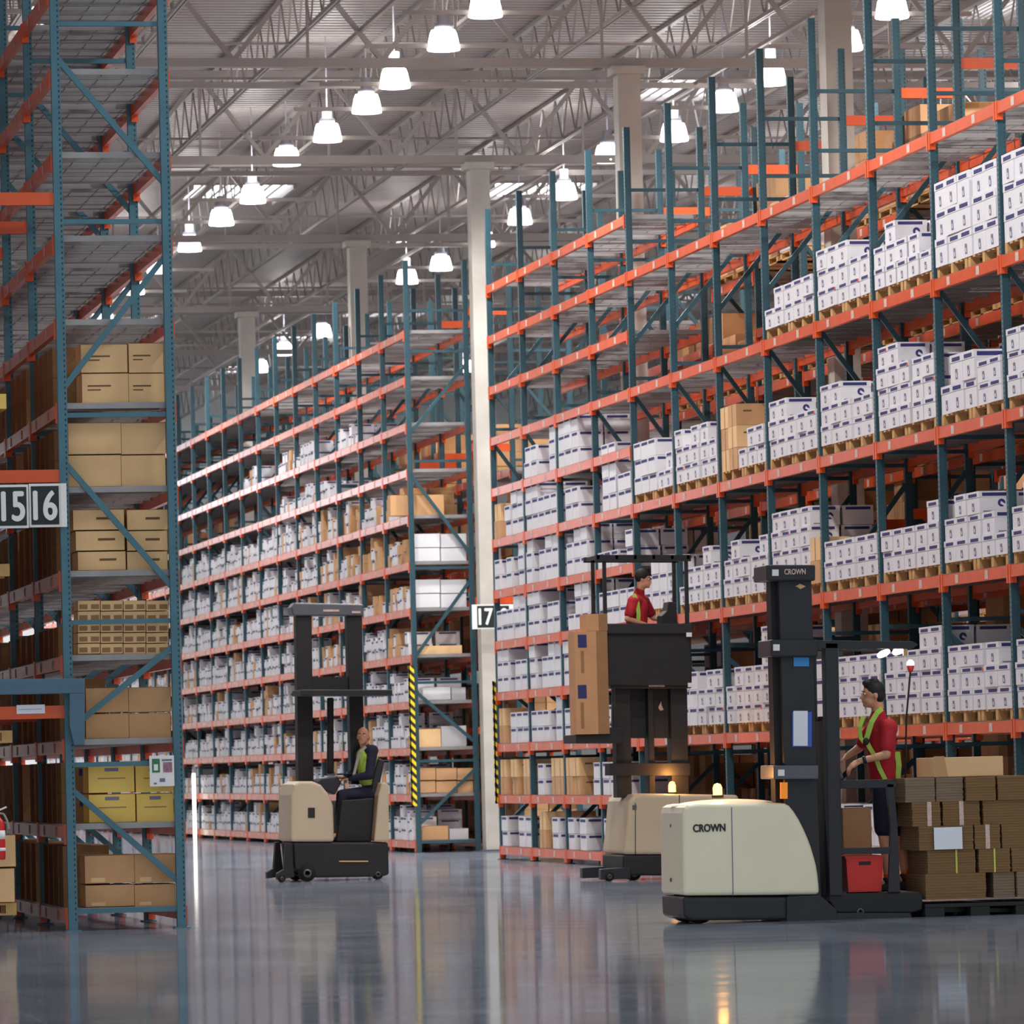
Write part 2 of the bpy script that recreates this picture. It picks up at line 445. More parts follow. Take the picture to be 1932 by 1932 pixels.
# high-bay lamps
LA = [(916, 32), (837, 95), (745, 166), (692, 213), (618, 267), (541, 312), (477, 383), (418, 425), (358, 474), (299, 515)]
LB = [(1683, 34), (1597, 95), (1455, 160), (1366, 210), (1272, 266), (1147, 306), (1065, 376), (981, 423), (912, 466), (832, 510), (768, 535), (608, 636), (537, 670), (490, 702)]
LZ = 11.75
def on_plane(px, py, z):
    d = RCW @ Vector(((px - CX) / F, -(py - CY) / F, -1.0)); t = (z - H0) / d.z
    return d.x * t, d.y * t
LA = [on_plane(a, b, LZ) for a, b in LA]; LB = [on_plane(a, b, LZ) for a, b in LB]
print('LA', LA, LB)
lampY = [p[1] for p in LA] + [115, 122, 129, 136]
def make_lamp():
    t = thing('high_bay_lamp', 'x', 'lamp', (0, 0, 0), 'high-bay lamps hanging under the roof')
    m = MB(); m.lathe([(0.0, 0.0), (0.235, 0.0), (0.24, 0.02), (0.222, 0.12), (0.202, 0.22), (0.175, 0.29), (0.0, 0.30)], 'lamp_glow', n=20); obj('lamp_shade', m, t, True, local=True)
    m = MB(); m.lathe([(0.0, 0.305), (0.13, 0.305), (0.135, 0.36), (0.09, 0.39), (0.085, 0.55), (0.0, 0.56)], 'lamp_metal', n=14); obj('ballast_housing', m, t, True, local=True)
    m = MB(); m.bar((0, 0, 0.55), (0, 0, 1.80), 0.02, 0.02, 'lamp_metal'); m.box(-1.15, 1.15, -0.03, 0.03, 0.03, 0.09, 'roof_steel'); obj('hanging_bracket', m, t, local=True)
    return t
lamp0 = make_lamp(); first = True
pl = bpy.data.lights.new('lamp_light', 'SPOT'); pl.energy = LAMP_W * 2.2; pl.color = (1.0, 0.975, 0.94); pl.shadow_soft_size = 0.3
pl.spot_size = math.radians(165); pl.spot_blend = 0.6
pu = bpy.data.lights.new('lamp_uplight', 'POINT'); pu.energy = LAMP_W * 0.09; pu.color = (1.0, 0.97, 0.95); pu.shadow_soft_size = 0.4
XA = LA[2][0]; XB = LB[2][0]
rows = [(LA + [(XA, y) for y in (113, 119, 125, 131, 138, 145, 152, 159)], 'row over the aisle edge'), (LB, 'row above the far racks'),
        ([(XA - 5.6, y) for y in lampY[::2] + [144, 152, 160]], 'added row over the tall brown-carton rack'), ([(XB + 5.6, y) for y in lampY[1::2]], 'added row beyond all the racks'),  # outer rows and rearmost lamps added for illumination
        ([(11.5, y) for y in (48, 56, 64)], 'row before the cross aisle'), ([(XB, y) for y in (50, 58, 66)], 'row above nearest rack bays')]
for pts, nm in rows:
    for i, (X, Y) in enumerate(pts):
        p = PX(X, Y, LZ)
        seen = -30 < p[0] < 1960 and -40 < p[1]
        if seen:
            lb = 'glowing white high-bay lamp, %s from near end of %s' % (ORD[i], nm)
            if first: lamp0.location = (X, Y, LZ); lamp0['label'] = lb; first = False
            else: dup(lamp0, (X, Y, LZ), lb)
        if i % 2 == 0 or len(pts) < 9 or Y > 140:
            l = bpy.data.objects.new('lamp_light', pl); COL.objects.link(l); l.location = (X, Y, LZ - 0.1)
            l = bpy.data.objects.new('lamp_uplight', pu); COL.objects.link(l); l.location = (X, Y, LZ + 0.75)

# ------------------------------------------------------------------ pallet racks
def LV(k): return 0.137 + 0.7893 * k
PITCH, RD, RH = 2.6, 1.105, 10.08
def post_mesh(mt):
    m = MB(); w = 0.085
    m.box(0, w, -0.04, 0.04, 0, RH, mt); m.box(-0.03, w + 0.03, -0.07, 0.07, 0, 0.012, mt)
    z = 0.1
    while z < RH - 0.05:
        m.quad((-0.0015, 0.012, z), (-0.0015, -0.014, z), (-0.0015, -0.010, z + 0.022), (-0.0015, 0.008, z + 0.022), 'hole_light')
        m.quad((0.060, -0.0415, z), (0.074, -0.0415, z), (0.071, -0.0415, z + 0.022), (0.063, -0.0415, z + 0.022), 'hole'); z += 0.0508
    return m.mesh('post')
POST = {'teal': post_mesh('teal'), 'teal_lit': post_mesh('teal_lit')}
def brace_mesh(mt, mirror):
    m = MB(); x0, x1 = 0.07, RD - 0.07
    for z in (0.23, 1.64, 3.015, 5.02, 6.9, 8.83, 9.55): z = z * 0.97 - 0.04; m.box(x0, x1, -0.022, 0.022, z - 0.022, z + 0.022, mt)
    D = [(0, 1.39, 1, 0.5), (1, 2.76, 0, 2.0), (0, 4.54, 1, 3.35), (1, 6.55, 0, 5.3), (0, 8.48, 1, 7.29)] if not mirror else \
        [(0, 0.55, 1, 1.475), (1, 1.97, 0, 2.84), (0, 3.49, 1, 4.79), (1, 5.28, 0, 6.64), (0, 7.4, 1, 8.58)]
    for a, za, b, zb in D:
        m.bar((x0 if a == 0 else x1, 0, za * 0.97 - 0.04), (x0 if b == 0 else x1, 0, zb * 0.97 - 0.04), 0.04, 0.055, mt)
    for x in (x0, x1): m.box(x - 0.012, x + 0.012, -0.024, -0.019, 0.1, RH - 0.15, mt)
    return m.mesh('braces')
BR = {(a, b): brace_mesh(a, b) for a in ('teal', 'teal_lit') for b in (0, 1)}
def beam_mesh(side, labels=True):
    m = MB(); L = PITCH - 0.085; x0, x1 = (-0.012, 0.045) if side < 0 else (-0.045, 0.012)
    m.box(x0, x1, 0.0, L, -0.06, 0.06, 'orange')
    xf = x0 - 0.002 if side < 0 else x1 + 0.002
    for y in (-0.025, L - 0.03): m.box(x0 - 0.006, x1 + 0.006, y, y + 0.055, -0.12, 0.075, 'orange')
    if labels:
        for y in (0.72, 1.86): m.quad((xf, y + 0.12, -0.045), (xf, y, -0.045), (xf, y, 0.045), (xf, y + 0.12, 0.045), 'label')
    return m.mesh('beam')
BEAM = {-1: beam_mesh(-1), 1: beam_mesh(1, False)}
def deck_mesh():
    m = MB(); L = PITCH - 0.1; y = 0.02
    while y < L: m.box(0.0, RD, y - 0.004, y + 0.004, 0.062, 0.070, 'wire'); y += 0.052
    for x in (0.02, 0.27, 0.52, 0.77, 1.02): m.box(x - 0.004, x + 0.004, 0.01, L, 0.054, 0.062, 'wire')
    for y in (0.35, 0.95, 1.55, 2.15): m.box(0.01, RD - 0.01, y - 0.02, y + 0.02, 0.02, 0.06, 'wire')
    m.box(0.0, RD, 0.0, 0.018, 0.02, 0.075, 'wire')
    return m.mesh('wire_deck')
DECK = deck_mesh()
def rack(label, X, Y0, nb, levels, tone, mirror, spacers=None, detail=True, decks=True):
    """bays counted from the near end; levels(b) -> level numbers"""
    t = thing('pallet_rack', label, 'rack', (X, Y0, 0))
    count = {'beam': 0, 'deck': 0, 'frame': 0}
    rb = MB(); rd = MB(); rf = MB()
    for i in range(nb + 1):
        y = i * PITCH
        if i < 26:
            f = obj('upright_frame', BR[(tone, mirror)], t, loc=(0, y, 0))
            a = bpy.data.objects.new('post', POST[tone]); COL.objects.link(a); a.parent = f
            a = bpy.data.objects.new('post', POST[tone]); COL.objects.link(a); a.parent = f; a.location = (RD - 0.085, 0, 0)
        if spacers and i < spacers[1]:
            for z in (2.05, 4.26, 6.87, 9.2):
                x0, x1 = (RD, RD + 0.68) if spacers[0] > 0 else (-0.68, 0)
                m = MB(); m.box(x0, x1, -0.03, 0.03, -0.06, 0.06, 'orange')
                obj('row_spacer', m, t, loc=(0, y, z), local=True)
    for b in range(nb):
        y = b * PITCH + 0.0425
        for k in levels(b):
            z = LV(k)
            for side, x in ((-1, 0.0), (1, RD)):
                if count['beam'] < 98: obj('beam', BEAM[side], t, loc=(x, y, z)); count['beam'] += 1
                else:
                    me = BEAM[side]; rb.mi('orange'); rb.mi('label'); k0 = len(rb.v)
                    rb.v += [(v.co.x + x, v.co.y + y, v.co.z + z) for v in me.vertices]
                    for p in me.polygons: rb.f.append(tuple(k0 + j for j in p.vertices)); rb.m.append(min(p.material_index, 1))
            if decks:
                if count['deck'] < 98: obj('wire_deck', DECK, t, loc=(0, y, z)); count['deck'] += 1
                else: 
                    rd.box(0, RD, y, y + 2.5, z + 0.058, z + 0.068, 'wire')
                    for q in (0.35, 0.95, 1.55, 2.15): rd.box(0, RD, y + q - 0.02, y + q + 0.02, z + 0.02, z + 0.058, 'wire')
    if rb.v: tag(obj('distant_beams', rb, t, local=True), kind='stuff')
    if rd.v: tag(obj('distant_wire_decks', rd, t, local=True), kind='stuff')
    return t
ALL = list(range(12)); EVEN = [0, 2, 4, 6, 8, 10]
XR, YR = 15.083, 80.657 - 12 * PITCH
rack('orange and blue-green pallet rack of white cartons behind the standing operator', XR, YR, 12, lambda b: ALL if b >= 8 else EVEN, 'teal', 1, (1, 13))
XF, YF = 15.155, 88.76
rack('long distant pallet rack beyond the number 17 column, full of small white cartons', XF, YF, 24, lambda b: ALL, 'teal', 1, (1, 6))
rack('pallet rack standing back to back behind the white-carton rack', XR + RD + 0.68, YR - PITCH, 13, lambda b: [0, 2, 4, 6, 8, 9] if b % 3 else [0, 2, 4, 6, 8, 10], 'teal', 0)
rack('pallet rack across the next aisle, glimpsed deep behind the brown loads', 21.0, YR - 2 * PITCH, 15, lambda b: [0, 2, 4, 6, 8], 'teal', 0)
rack('distant pallet rack standing behind the long far one', XF + RD + 0.68, YF, 20, lambda b: [0, 2, 4, 6, 8], 'teal', 0)
XL, YL = 5.145, 49.54
rack('tall blue-green pallet rack with brown and yellow cartons in its near end bay', XL, YL, 8, lambda b: ALL, 'teal_lit', 0, (-1, 3))
rack('pallet rack joined to the brown-carton rack, beside the fire extinguisher', XL - 0.68 - RD, YL, 3, lambda b: ALL, 'teal_lit', 0)

# ------------------------------------------------------------------ cartons and pallets
def white_mesh(w, h, name):
    """carton .37 deep in x, w long in y, h high, origin at base centre; printed faces towards -x and -y"""
    m = MB(); L = 0.185; a = w / 2 - 0.004; t = h * 0.72
    m.box(-L + 0.004, L - 0.004, -a, a, 0, t + 0.005, 'white_carton')
    e = -L + 0.002
    m.quad((e, 0.035, h * 0.12), (e, -0.045, h * 0.12), (e, -0.03, h * 0.48), (e, 0.045, h * 0.48), 'grey_print'); m.quad((e - 0.001, 0.01, h * 0.18), (e - 0.001, -0.025, h * 0.18), (e - 0.001, -0.01, h * 0.34), (e - 0.001, 0.02, h * 0.34), 'white_carton')
    f = -a - 0.002
    ring = [(0.06 + 0.042 * math.cos(q * math.pi / 6), f, h * 0.46 + 0.042 * math.sin(q * math.pi / 6)) for q in range(12)]
    m.add(ring, [tuple(range(12))], 'navy'); m.quad((0.045, f - 0.001, h * 0.42), (0.12, f - 0.001, h * 0.24), (0.12, f - 0.001, h * 0.34), (0.055, f - 0.001, h * 0.53), 'white_carton')
    m.quad((-0.14, f, h * 0.06), (-0.05, f, h * 0.06), (-0.05, f, h * 0.11), (-0.14, f, h * 0.11), 'grey_print')
    body = m.mesh(name)
    m = MB(); m.box(-L, L, -w / 2 + 0.001, w / 2 - 0.001, t, h - 0.002, 'white_carton')
    e = -L - 0.002
    m.quad((e, 0.15, h * 0.76), (e, -0.15, h * 0.76), (e, -0.15, h * 0.90), (e, 0.15, h * 0.90), 'navy')
    f = -w / 2 - 0.001; m.quad((-0.15, f, h * 0.77), (0.13, f, h * 0.77), (0.13, f, h * 0.92), (-0.15, f, h * 0.92), 'navy')
    return body, m.mesh(name + '_lid')
WM = {'A': white_mesh(0.455, 0.232, 'paper_carton'), 'B': white_mesh(0.455, 0.30, 'tall_paper_carton')}
def brown_mesh(L, w, h, m0, name, mark=True):
    m = MB(); a, b = L / 2 - 0.003, w / 2 - 0.003
    m.box(-a, a, -b, b, 0, h - 0.003, m0)
    m.quad((-a - 0.001, 0.02, 0.0), (-a - 0.001, -0.02, 0.0), (-a - 0.001, -0.02, h), (-a - 0.001, 0.02, h), 'tape')
    m.quad((-a, -0.025, h - 0.001), (a, -0.025, h - 0.001), (a, 0.025, h - 0.001), (-a, 0.025, h - 0.001), 'tape')
    if mark: m.quad((-a * 0.5, -b - 0.001, h * 0.62), (a * 0.1, -b - 0.001, h * 0.62), (a * 0.1, -b - 0.001, h * 0.7), (-a * 0.5, -b - 0.001, h * 0.7), 'carton_seam')
    return m.mesh(name)
BMS = [brown_mesh(0.37, 0.46, 0.27, 'brown_carton', 'brown_carton'), brown_mesh(0.37, 0.46, 0.27, 'tan_carton', 'brown_carton')]
def pallet_mesh(L, w):
    m = MB(); n = 7
    for i in range(n):
        y = i * (w - 0.09) / (n - 1); m.box(0, L, y, y + 0.09, 0.095, 0.115, 'pallet_wood')
    for i in (0, 3, 6):
        y = i * (w - 0.09) / 6; m.box(0, L, y, y + 0.09, 0, 0.018, 'pallet_wood')
        for x in (0, L / 2 - 0.05, L - 0.1): m.box(x, x + 0.1, y, y + 0.09, 0.018, 0.095, 'pallet_wood')
    return m.mesh('pallet')
PAL = pallet_mesh(1.02, 1.17)
DT = 0.072                      # top of a wire deck above its level
CARTONS = []                    # (scale, kind, x, y, z, label)
def ordn(i): return ORD[i]
white_stuff = MB(); brown_stuff = MB(); pallet_stuff = MB()
def stuff_carton(mb, x, y, z, L, w, h, m, marks):
    mb.box(x - L / 2, x + L / 2, y - w / 2 + 0.003, y + w / 2 - 0.003, z, z + h - 0.004, m)
    if marks:
        e = x - L / 2 - 0.002; mb.quad((e, y + w * 0.4, z + h * 0.74), (e, y - w * 0.4, z + h * 0.74), (e, y - w * 0.4, z + h * 0.9), (e, y + w * 0.4, z + h * 0.9), 'navy')
        f = y - w / 2; mb.quad((x - 0.15, f, z + h * 0.76), (x + 0.15, f, z + h * 0.76), (x + 0.15, f, z + h * 0.9), (x - 0.15, f, z + h * 0.9), 'navy')
HID = [(1452, 1060, 1560, 1700), (1262, 1525, 1545, 1760), (1155, 1190, 1308, 1480), (1165, 1500, 1330, 1660), (1545, 1600, 1932, 1740), (1700, 1470, 1932, 1700)]
LOAD = {(4, 6): '33332222', (5, 6): '33333322', (6, 6): 'ccc22222', (7, 6): '33322222', (8, 6): '33332222', (9, 6): '44444333', (10, 6): 'YYYY0222', (11, 6): '33333333',
        (7, 8): '22222222', (8, 8): '33332222', (9, 8): '22222222', (10, 8): 'XXXXXXXX', (11, 8): 'XXXXXXXX',
        (4, 4): '22223333', (5, 4): '22222222', (6, 4): '22222233', (7, 4): '444444cc', (8, 4): '22222222', (9, 4): '22223333', (10, 4): '33332222', (11, 4): '33333333',
        (4, 2): '33333333', (5, 2): '33333333', (6, 2): '33333355', (7, 2): '33333333', (8, 2): '33333333', (9, 2): '33334444', (10, 2): '33333333', (11, 2): '33cccccc',
        (0, 6): 'bb022330', (1, 6): '33322220', (2, 6): '02222000', (3, 6): '04444220', (1, 7): '22200033', (2, 7): '33333000',
        (0, 5): '22022033', (1, 5): '33022333', (2, 5): '02233302', (3, 5): '11111022', (0, 4): '22220333', (1, 4): '33302222', (2, 4): '01133300', (3, 4): '22222222',
        (0, 3): '33300222', (1, 3): '33022330', (2, 3): '33332222', (3, 3): '22222222', (0, 2): 'bb022220', (1, 2): '22222033', (2, 2): '22022222', (3, 2): '22222222',
        (0, 1): 'bb0bb0bb', (1, 1): '0220bbb0', (2, 1): 'bbb00022', (3, 1): '22222000', (0, 0): '22002222', (1, 0): '0bb02200', (2, 0): '22022000', (3, 0): '22222222'}
for b in range(4, 12): LOAD[(b, 0)] = '33333333'
NEARS = 'from number 17 sign'
pal_n = {}
for (b, k), spec in LOAD.items():
    yb = 80.657 - PITCH * b; z0 = LV(k) + DT; lift = 0.115
    pal = b >= 4 or False
    if pal and k > 0:
        for h in (0, 1):
            y = yb - 0.07 - 1.17 - h * 1.22; p = PX(XR, y + 0.6, z0)
            if p[0] < 1960:
                o = obj('wooden_pallet', PAL, loc=(XR + 0.03, y, z0))
                tag(o, 'pale wooden pallet, %s shelf beam up, %s bay past sign 17, %s half' % (ORD[k // 2], ORD[b], 'farther' if h == 0 else 'closer'), 'pallet', 'pallets on the white-carton rack')
    zz = z0 + (lift if pal and k > 0 else 0.0)
    if pal and k == 0: zz = z0
    for c in range(5):
        ch = spec[int(c * 8 / 5 + 0.4)]
        if ch == '0': continue
        kind = 'A'; n = 0
        if ch.isdigit(): n = int(ch)
        elif ch in 'XY': kind = 'B'; n = 3 if ch == 'X' else 2
        else: kind = 'W'; n = ord(ch) - 96
        h = {'A': 0.232, 'B': 0.30, 'W': 0.27}[kind]
        y = yb - 0.07 - 0.235 - c * 0.468 - (0.06 if c > 2 else 0.0)
        if n > 1 and b >= 4 and R.random() < 0.16: n -= 1
        if n == 2 and b >= 4 and k in (4, 8) and R.random() < 0.12: n += 1
        for t in range(n):
            jx = R.uniform(-0.012, 0.012); z = zz + t * h
            px, py = PX(XR, y, z + h / 2)
            hid = any(a0 < px < a2 and a1 < py < a3 for a0, a1, a2, a3 in HID) or px > 1950
            lb = '%s carton, %s tier, %s along, %s shelf level, %s bay past sign 17' % ('brown' if kind == 'W' else 'tall white' if kind == 'B' else 'white', ordn(t), ordn(c), ORD[k], ORD[b])
            CARTONS.append((1.0 / y if not hid else 0.0, kind, XR + 0.20 + jx, y, z, lb))
            if b >= 1: CARTONS.append((0.0, kind, XR + 0.60 + jx, y, z, None))
CARTONS.sort(key=lambda c: -c[0])
nw = nb_ = 0
m = MB(); m.quad((0.06, -0.2295, 0.17), (0.16, -0.2295, 0.17), (0.16, -0.2295, 0.21), (0.06, -0.2295, 0.21), 'red_print'); m.quad((-0.189, -0.16, 0.165), (-0.189, -0.21, 0.165), (-0.189, -0.21, 0.205), (-0.189, -0.16, 0.205), 'red_print'); REDM = m.mesh('red_tape')
for s_, kind, x, y, z, lb in CARTONS:
    if kind in 'AB' and s_ > 0 and nw < 292:
        body, lid = WM[kind]; o = obj('paper_carton', body, loc=(x, y, z)); obj('lid', lid, o); nw += 1
        if kind == 'A' and nw % 23 == 7: obj('red_tape', REDM, o)
        o.rotation_euler = (0, 0, R.uniform(-0.02, 0.02))
        tag(o, lb, 'carton', 'white paper cartons on the near rack')
    elif kind == 'W' and s_ > 0 and nb_ < 120:
        o = obj('brown_carton', BMS[nb_ % 2], loc=(x, y, z)); nb_ += 1; tag(o, lb, 'carton', 'brown cartons among the white ones')
    elif kind == 'W': stuff_carton(brown_stuff, x, y, z, 0.37, 0.455, 0.27, 'brown_carton', False)
    else: stuff_carton(white_stuff, x, y, z, 0.37, 0.455, 0.232 if kind == 'A' else 0.3, 'white_carton', True)

# the long far rack: small stacks, every level
for b in range(24):
    for k in range(11):
        y0 = YF + b * PITCH + 0.08; y = y0 + R.uniform(0, 0.1)
        if k >= 8 and not (k in (8, 9) and 2 <= b <= 7 and R.random() < 0.6): continue
        if k == 8 and b < 3: continue
        while y < y0 + 2.3:
            w = R.choice([0.2, 0.24, 0.285, 0.285]); br = R.random() < (0.5 if (b < 4 and k in (5, 6, 7)) else 0.12)
            n = R.choice([1, 2, 2, 2, 3] if k < 8 else [1, 1, 2]); h = 0.17 if R.random() < 0.5 else 0.2
            if b == 0 and y < y0 + 0.35: y += 0.36; continue
            if R.random() < 0.08: y += w; continue
            for t in range(n): stuff_carton(brown_stuff if br else white_stuff, XF + 0.24 + R.uniform(-.02, .02), y + w / 2, LV(k) + DT + t * h, 0.42, w, h, 'brown_carton' if br else 'white_carton', not br)
            if R.random() < 0.7 and b < 10:
                for t in range(n): stuff_carton(brown_stuff if br else white_stuff, XF + 0.72, y + w / 2, LV(k) + DT + t * h, 0.42, w, h, 'brown_dull' if br else 'white_carton_grey', not br)  # inner stacks: shade put in as duller carton colours
            y += w + (0.02 if R.random() < 0.8 else 0.12)
# the rows behind: brown loads
for X0, Y0, nb, pr in ((XR + RD + 0.68, YR - PITCH, 13, 0.78), (XF + RD + 0.68, YF, 20, 0.6), (21.0, YR - 2 * PITCH, 15, 0.85)):
    for b in range(nb):
        for k in (0, 2, 4, 6, 8, 10):
            for h in (0, 1):
                if R.random() > (pr if k > 4 else 0.96) or (k == 10 and (X0 > 16.9 and Y0 > 80)): continue
                y0 = Y0 + b * PITCH + 0.1 + h * 1.25; z0 = LV(k) + DT; lift = 0.115
                if k == 10 and b > 9: continue
                pallet_stuff.box(X0 + 0.03, X0 + 1.05, y0, y0 + 1.12, z0, z0 + 0.02, 'pallet_wood'); pallet_stuff.box(X0 + 0.03, X0 + 1.05, y0, y0 + 1.12, z0 + 0.09, z0 + 0.11, 'pallet_wood')
                for q in (0, 0.5, 1.02): pallet_stuff.box(X0 + 0.03, X0 + 1.05, y0 + q, y0 + q + 0.1, z0, z0 + 0.1, 'pallet_wood')
                hh = R.choice([0.24, 0.3, 0.36]); nt = R.choice([2, 3, 3]) if k > 4 else R.choice([3, 4]); wht = R.random() < 0.18
                for t in range(nt):
                    for i in range(3):
                        if t == nt - 1 and R.random() < 0.35: continue
                        for xx in (0.28, 0.80):
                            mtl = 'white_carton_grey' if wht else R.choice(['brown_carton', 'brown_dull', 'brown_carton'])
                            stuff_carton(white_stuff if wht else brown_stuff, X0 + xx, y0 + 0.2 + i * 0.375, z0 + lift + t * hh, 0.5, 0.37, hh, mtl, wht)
for b in range(3):  # unseen loads added in the joined rack to block light from the left
    for k in range(0, 7):
        for i in range(6):
            for t in (0, 1):
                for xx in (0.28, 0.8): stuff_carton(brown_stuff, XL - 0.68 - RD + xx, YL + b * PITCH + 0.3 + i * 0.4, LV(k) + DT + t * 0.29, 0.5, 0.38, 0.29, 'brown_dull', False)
# ---- cartons in the end bay of the tall rack (measured rectangles at the end face)
def face_box(name, r, Y, depth, m0, label, group, cat='carton', marks=None, dz=0):
    a = W(r[0], r[3], Y); b = W(r[2], r[1], Y)
    x0, x1, z0, z1 = a.x, b.x, a.z + dz, b.z + dz
    cx, w, h = (x0 + x1) / 2, (x1 - x0) / 2 - 0.003, z1 - z0 - 0.003
    m = MB(); m.box(-w, w, 0, depth, 0, h, m0)
    m.quad((-w + 0.004, -0.001, h * 0.985), (w - 0.004, -0.001, h * 0.985), (w - 0.004, -0.001, h), (-w + 0.004, -0.001, h), 'carton_seam')
    if m0 != 'white_carton': m.quad((w - 0.004, -0.001, 0), (w, -0.001, 0), (w, -0.001, h), (w - 0.004, -0.001, h), 'carton_seam')
    for (u0, v0, u1, v1, mm) in (marks or []):
        m.quad((-w + 2 * w * u0, -0.002, h * v0), (-w + 2 * w * u1, -0.002, h * v0), (-w + 2 * w * u1, -0.002, h * v1), (-w + 2 * w * u0, -0.002, h * v1), mm)
    o = obj(name, m, loc=(cx, Y, z0), local=True, bevel=0); tag(o, label, cat, group); return o
YE = YL + 0.10
def snap(rects, k):
    """shift a group of rectangles so that its lowest edge rests on level k"""
    low = min(W(r[0], r[3], YE).z for r in rects); return LV(k) + DT + 0.002 - low
G = 'cartons in the end bay of the tall rack'
T2 = [(0.12, 0.55, 0.62, 0.6, 'carton_seam'), (0.12, 0.42, 0.4, 0.46, 'carton_seam')]
sets = [
 (6, [(155, 707, 243, 764), (243, 707, 311, 764), (153, 652, 241, 707), (243, 650, 309, 707)], 'tan_carton', T2, 'tan printed carton', 'high above the 16 sign'),
 (5, [(129, 861, 229, 922), (229, 861, 313, 922), (129, 800, 229, 861), (229, 800, 313, 861)], 'tan_carton', None, 'large plain tan carton', 'just above the 16 sign level'),
 (4, [(147, 1044, 238, 1081), (240, 1044, 317, 1081), (143, 1005, 236, 1044), (240, 1005, 317, 1044), (138, 965, 235, 1005), (240, 965, 317, 1005)], 'tan_carton', [(0.45, 0.5, 0.8, 0.62, 'carton_seam')], 'long tan carton', 'beside the 16 sign'),
 (2, [(162, 1349, 244, 1398), (244, 1348, 323, 1397), (162, 1300, 243, 1349), (243, 1299, 323, 1348)], 'brown_carton', None, 'orange-brown carton', 'behind the blue bracket'),
 (1, [(168, 1500, 256, 1556), (258, 1499, 328, 1555), (167, 1446, 254, 1500), (256, 1446, 328, 1499)], 'yellow_carton', [(0.35, 0.78, 0.65, 0.9, 'grey_print'), (0.2, 0.5, 0.8, 0.54, 'tape')], 'yellow carton', 'on the shelf behind the white notice'),
 (0, [(161, 1658, 254, 1702), (254, 1657, 331, 1701), (160, 1602, 254, 1658), (254, 1600, 331, 1657)], 'brown_carton', [(0.12, 0.04, 0.4, 0.2, 'tan_carton')], 'brown carton', 'on the lowest shelf'),
]
for k, rects, mm, mk, nm, where in sets:
    dz = snap(rects, k)
    for i, r in enumerate(rects):
        tier = i // 2; last = len(rects) // 2 - 1
        pos = 'bottom' if tier == 0 else 'top' if tier == last else 'middle'
        side = 'away from' if i % 2 == 0 else 'next to'
        face_box('carton', r, YE, 0.5, mm, '%s, %s tier, %s, %s aisle post' % (nm, pos, where, side), G, marks=mk, dz=dz)
# many small cartons with dark printed panels
rects = []
for r_ in range(5):
    for c in range(4): rects.append((147 + c * 43, 1141 + r_ * 20.3, 190 + c * 43, 1161.3 + r_ * 20.3))
dz = snap(rects, 3)
for i, r in enumerate(rects):
    face_box('small_carton', r, YE, 0.4, 'tan_carton', 'small tan carton with dark panels, %s row down, %s from the numbered post' % (ORD[i // 4], ORD[i % 4]), 'small cartons of the end bay',
             marks=[(0.06, 0.15, 0.42, 0.62, 'brown_dull'), (0.58, 0.15, 0.94, 0.62, 'brown_dull')], dz=dz)
# rows of brown cartons along the other face of that rack, seen between the posts
for b in range(0, 3):
    for k in range(0, 7):
        for c in range(4):
            if R.random() < 0.12 and b: continue
            y = YL + b * PITCH + (0.68 if b == 0 else 0.12) + c * (0.47 if b == 0 else 0.6)
            if y > YL + (b + 1) * PITCH - 0.45: continue
            n = 2 if k not in (3,) else 1
            for t in range(n):
                dw = 0.40; h = 0.29
                m = MB(); m.box(-0.22, 0.22, 0, dw, 0, h - 0.003, 'brown_dull'); m.quad((-0.05, -0.001, h * 0.55), (0.16, -0.001, h * 0.55), (0.16, -0.001, h * 0.78), (-0.05, -0.001, h * 0.78), 'navy' if k == 1 else 'tape')  # shade inside the rack is put into the duller brown
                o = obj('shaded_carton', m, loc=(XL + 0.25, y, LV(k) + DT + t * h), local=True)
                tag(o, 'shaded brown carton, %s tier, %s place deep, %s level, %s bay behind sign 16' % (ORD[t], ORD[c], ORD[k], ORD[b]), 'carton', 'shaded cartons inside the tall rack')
if white_stuff.v: tag(obj('white_cartons', white_stuff), 'hundreds of small white cartons filling the far and inner rack shelves', 'cartons', kind='stuff')
if brown_stuff.v: tag(obj('brown_cartons', brown_stuff), 'brown cartons spread over the far racks and the back-to-back rows', 'cartons', kind='stuff')
if pallet_stuff.v: tag(obj('wooden_pallets', pallet_stuff), 'wooden pallets under the loads of the inner rack rows', 'pallets', kind='stuff')
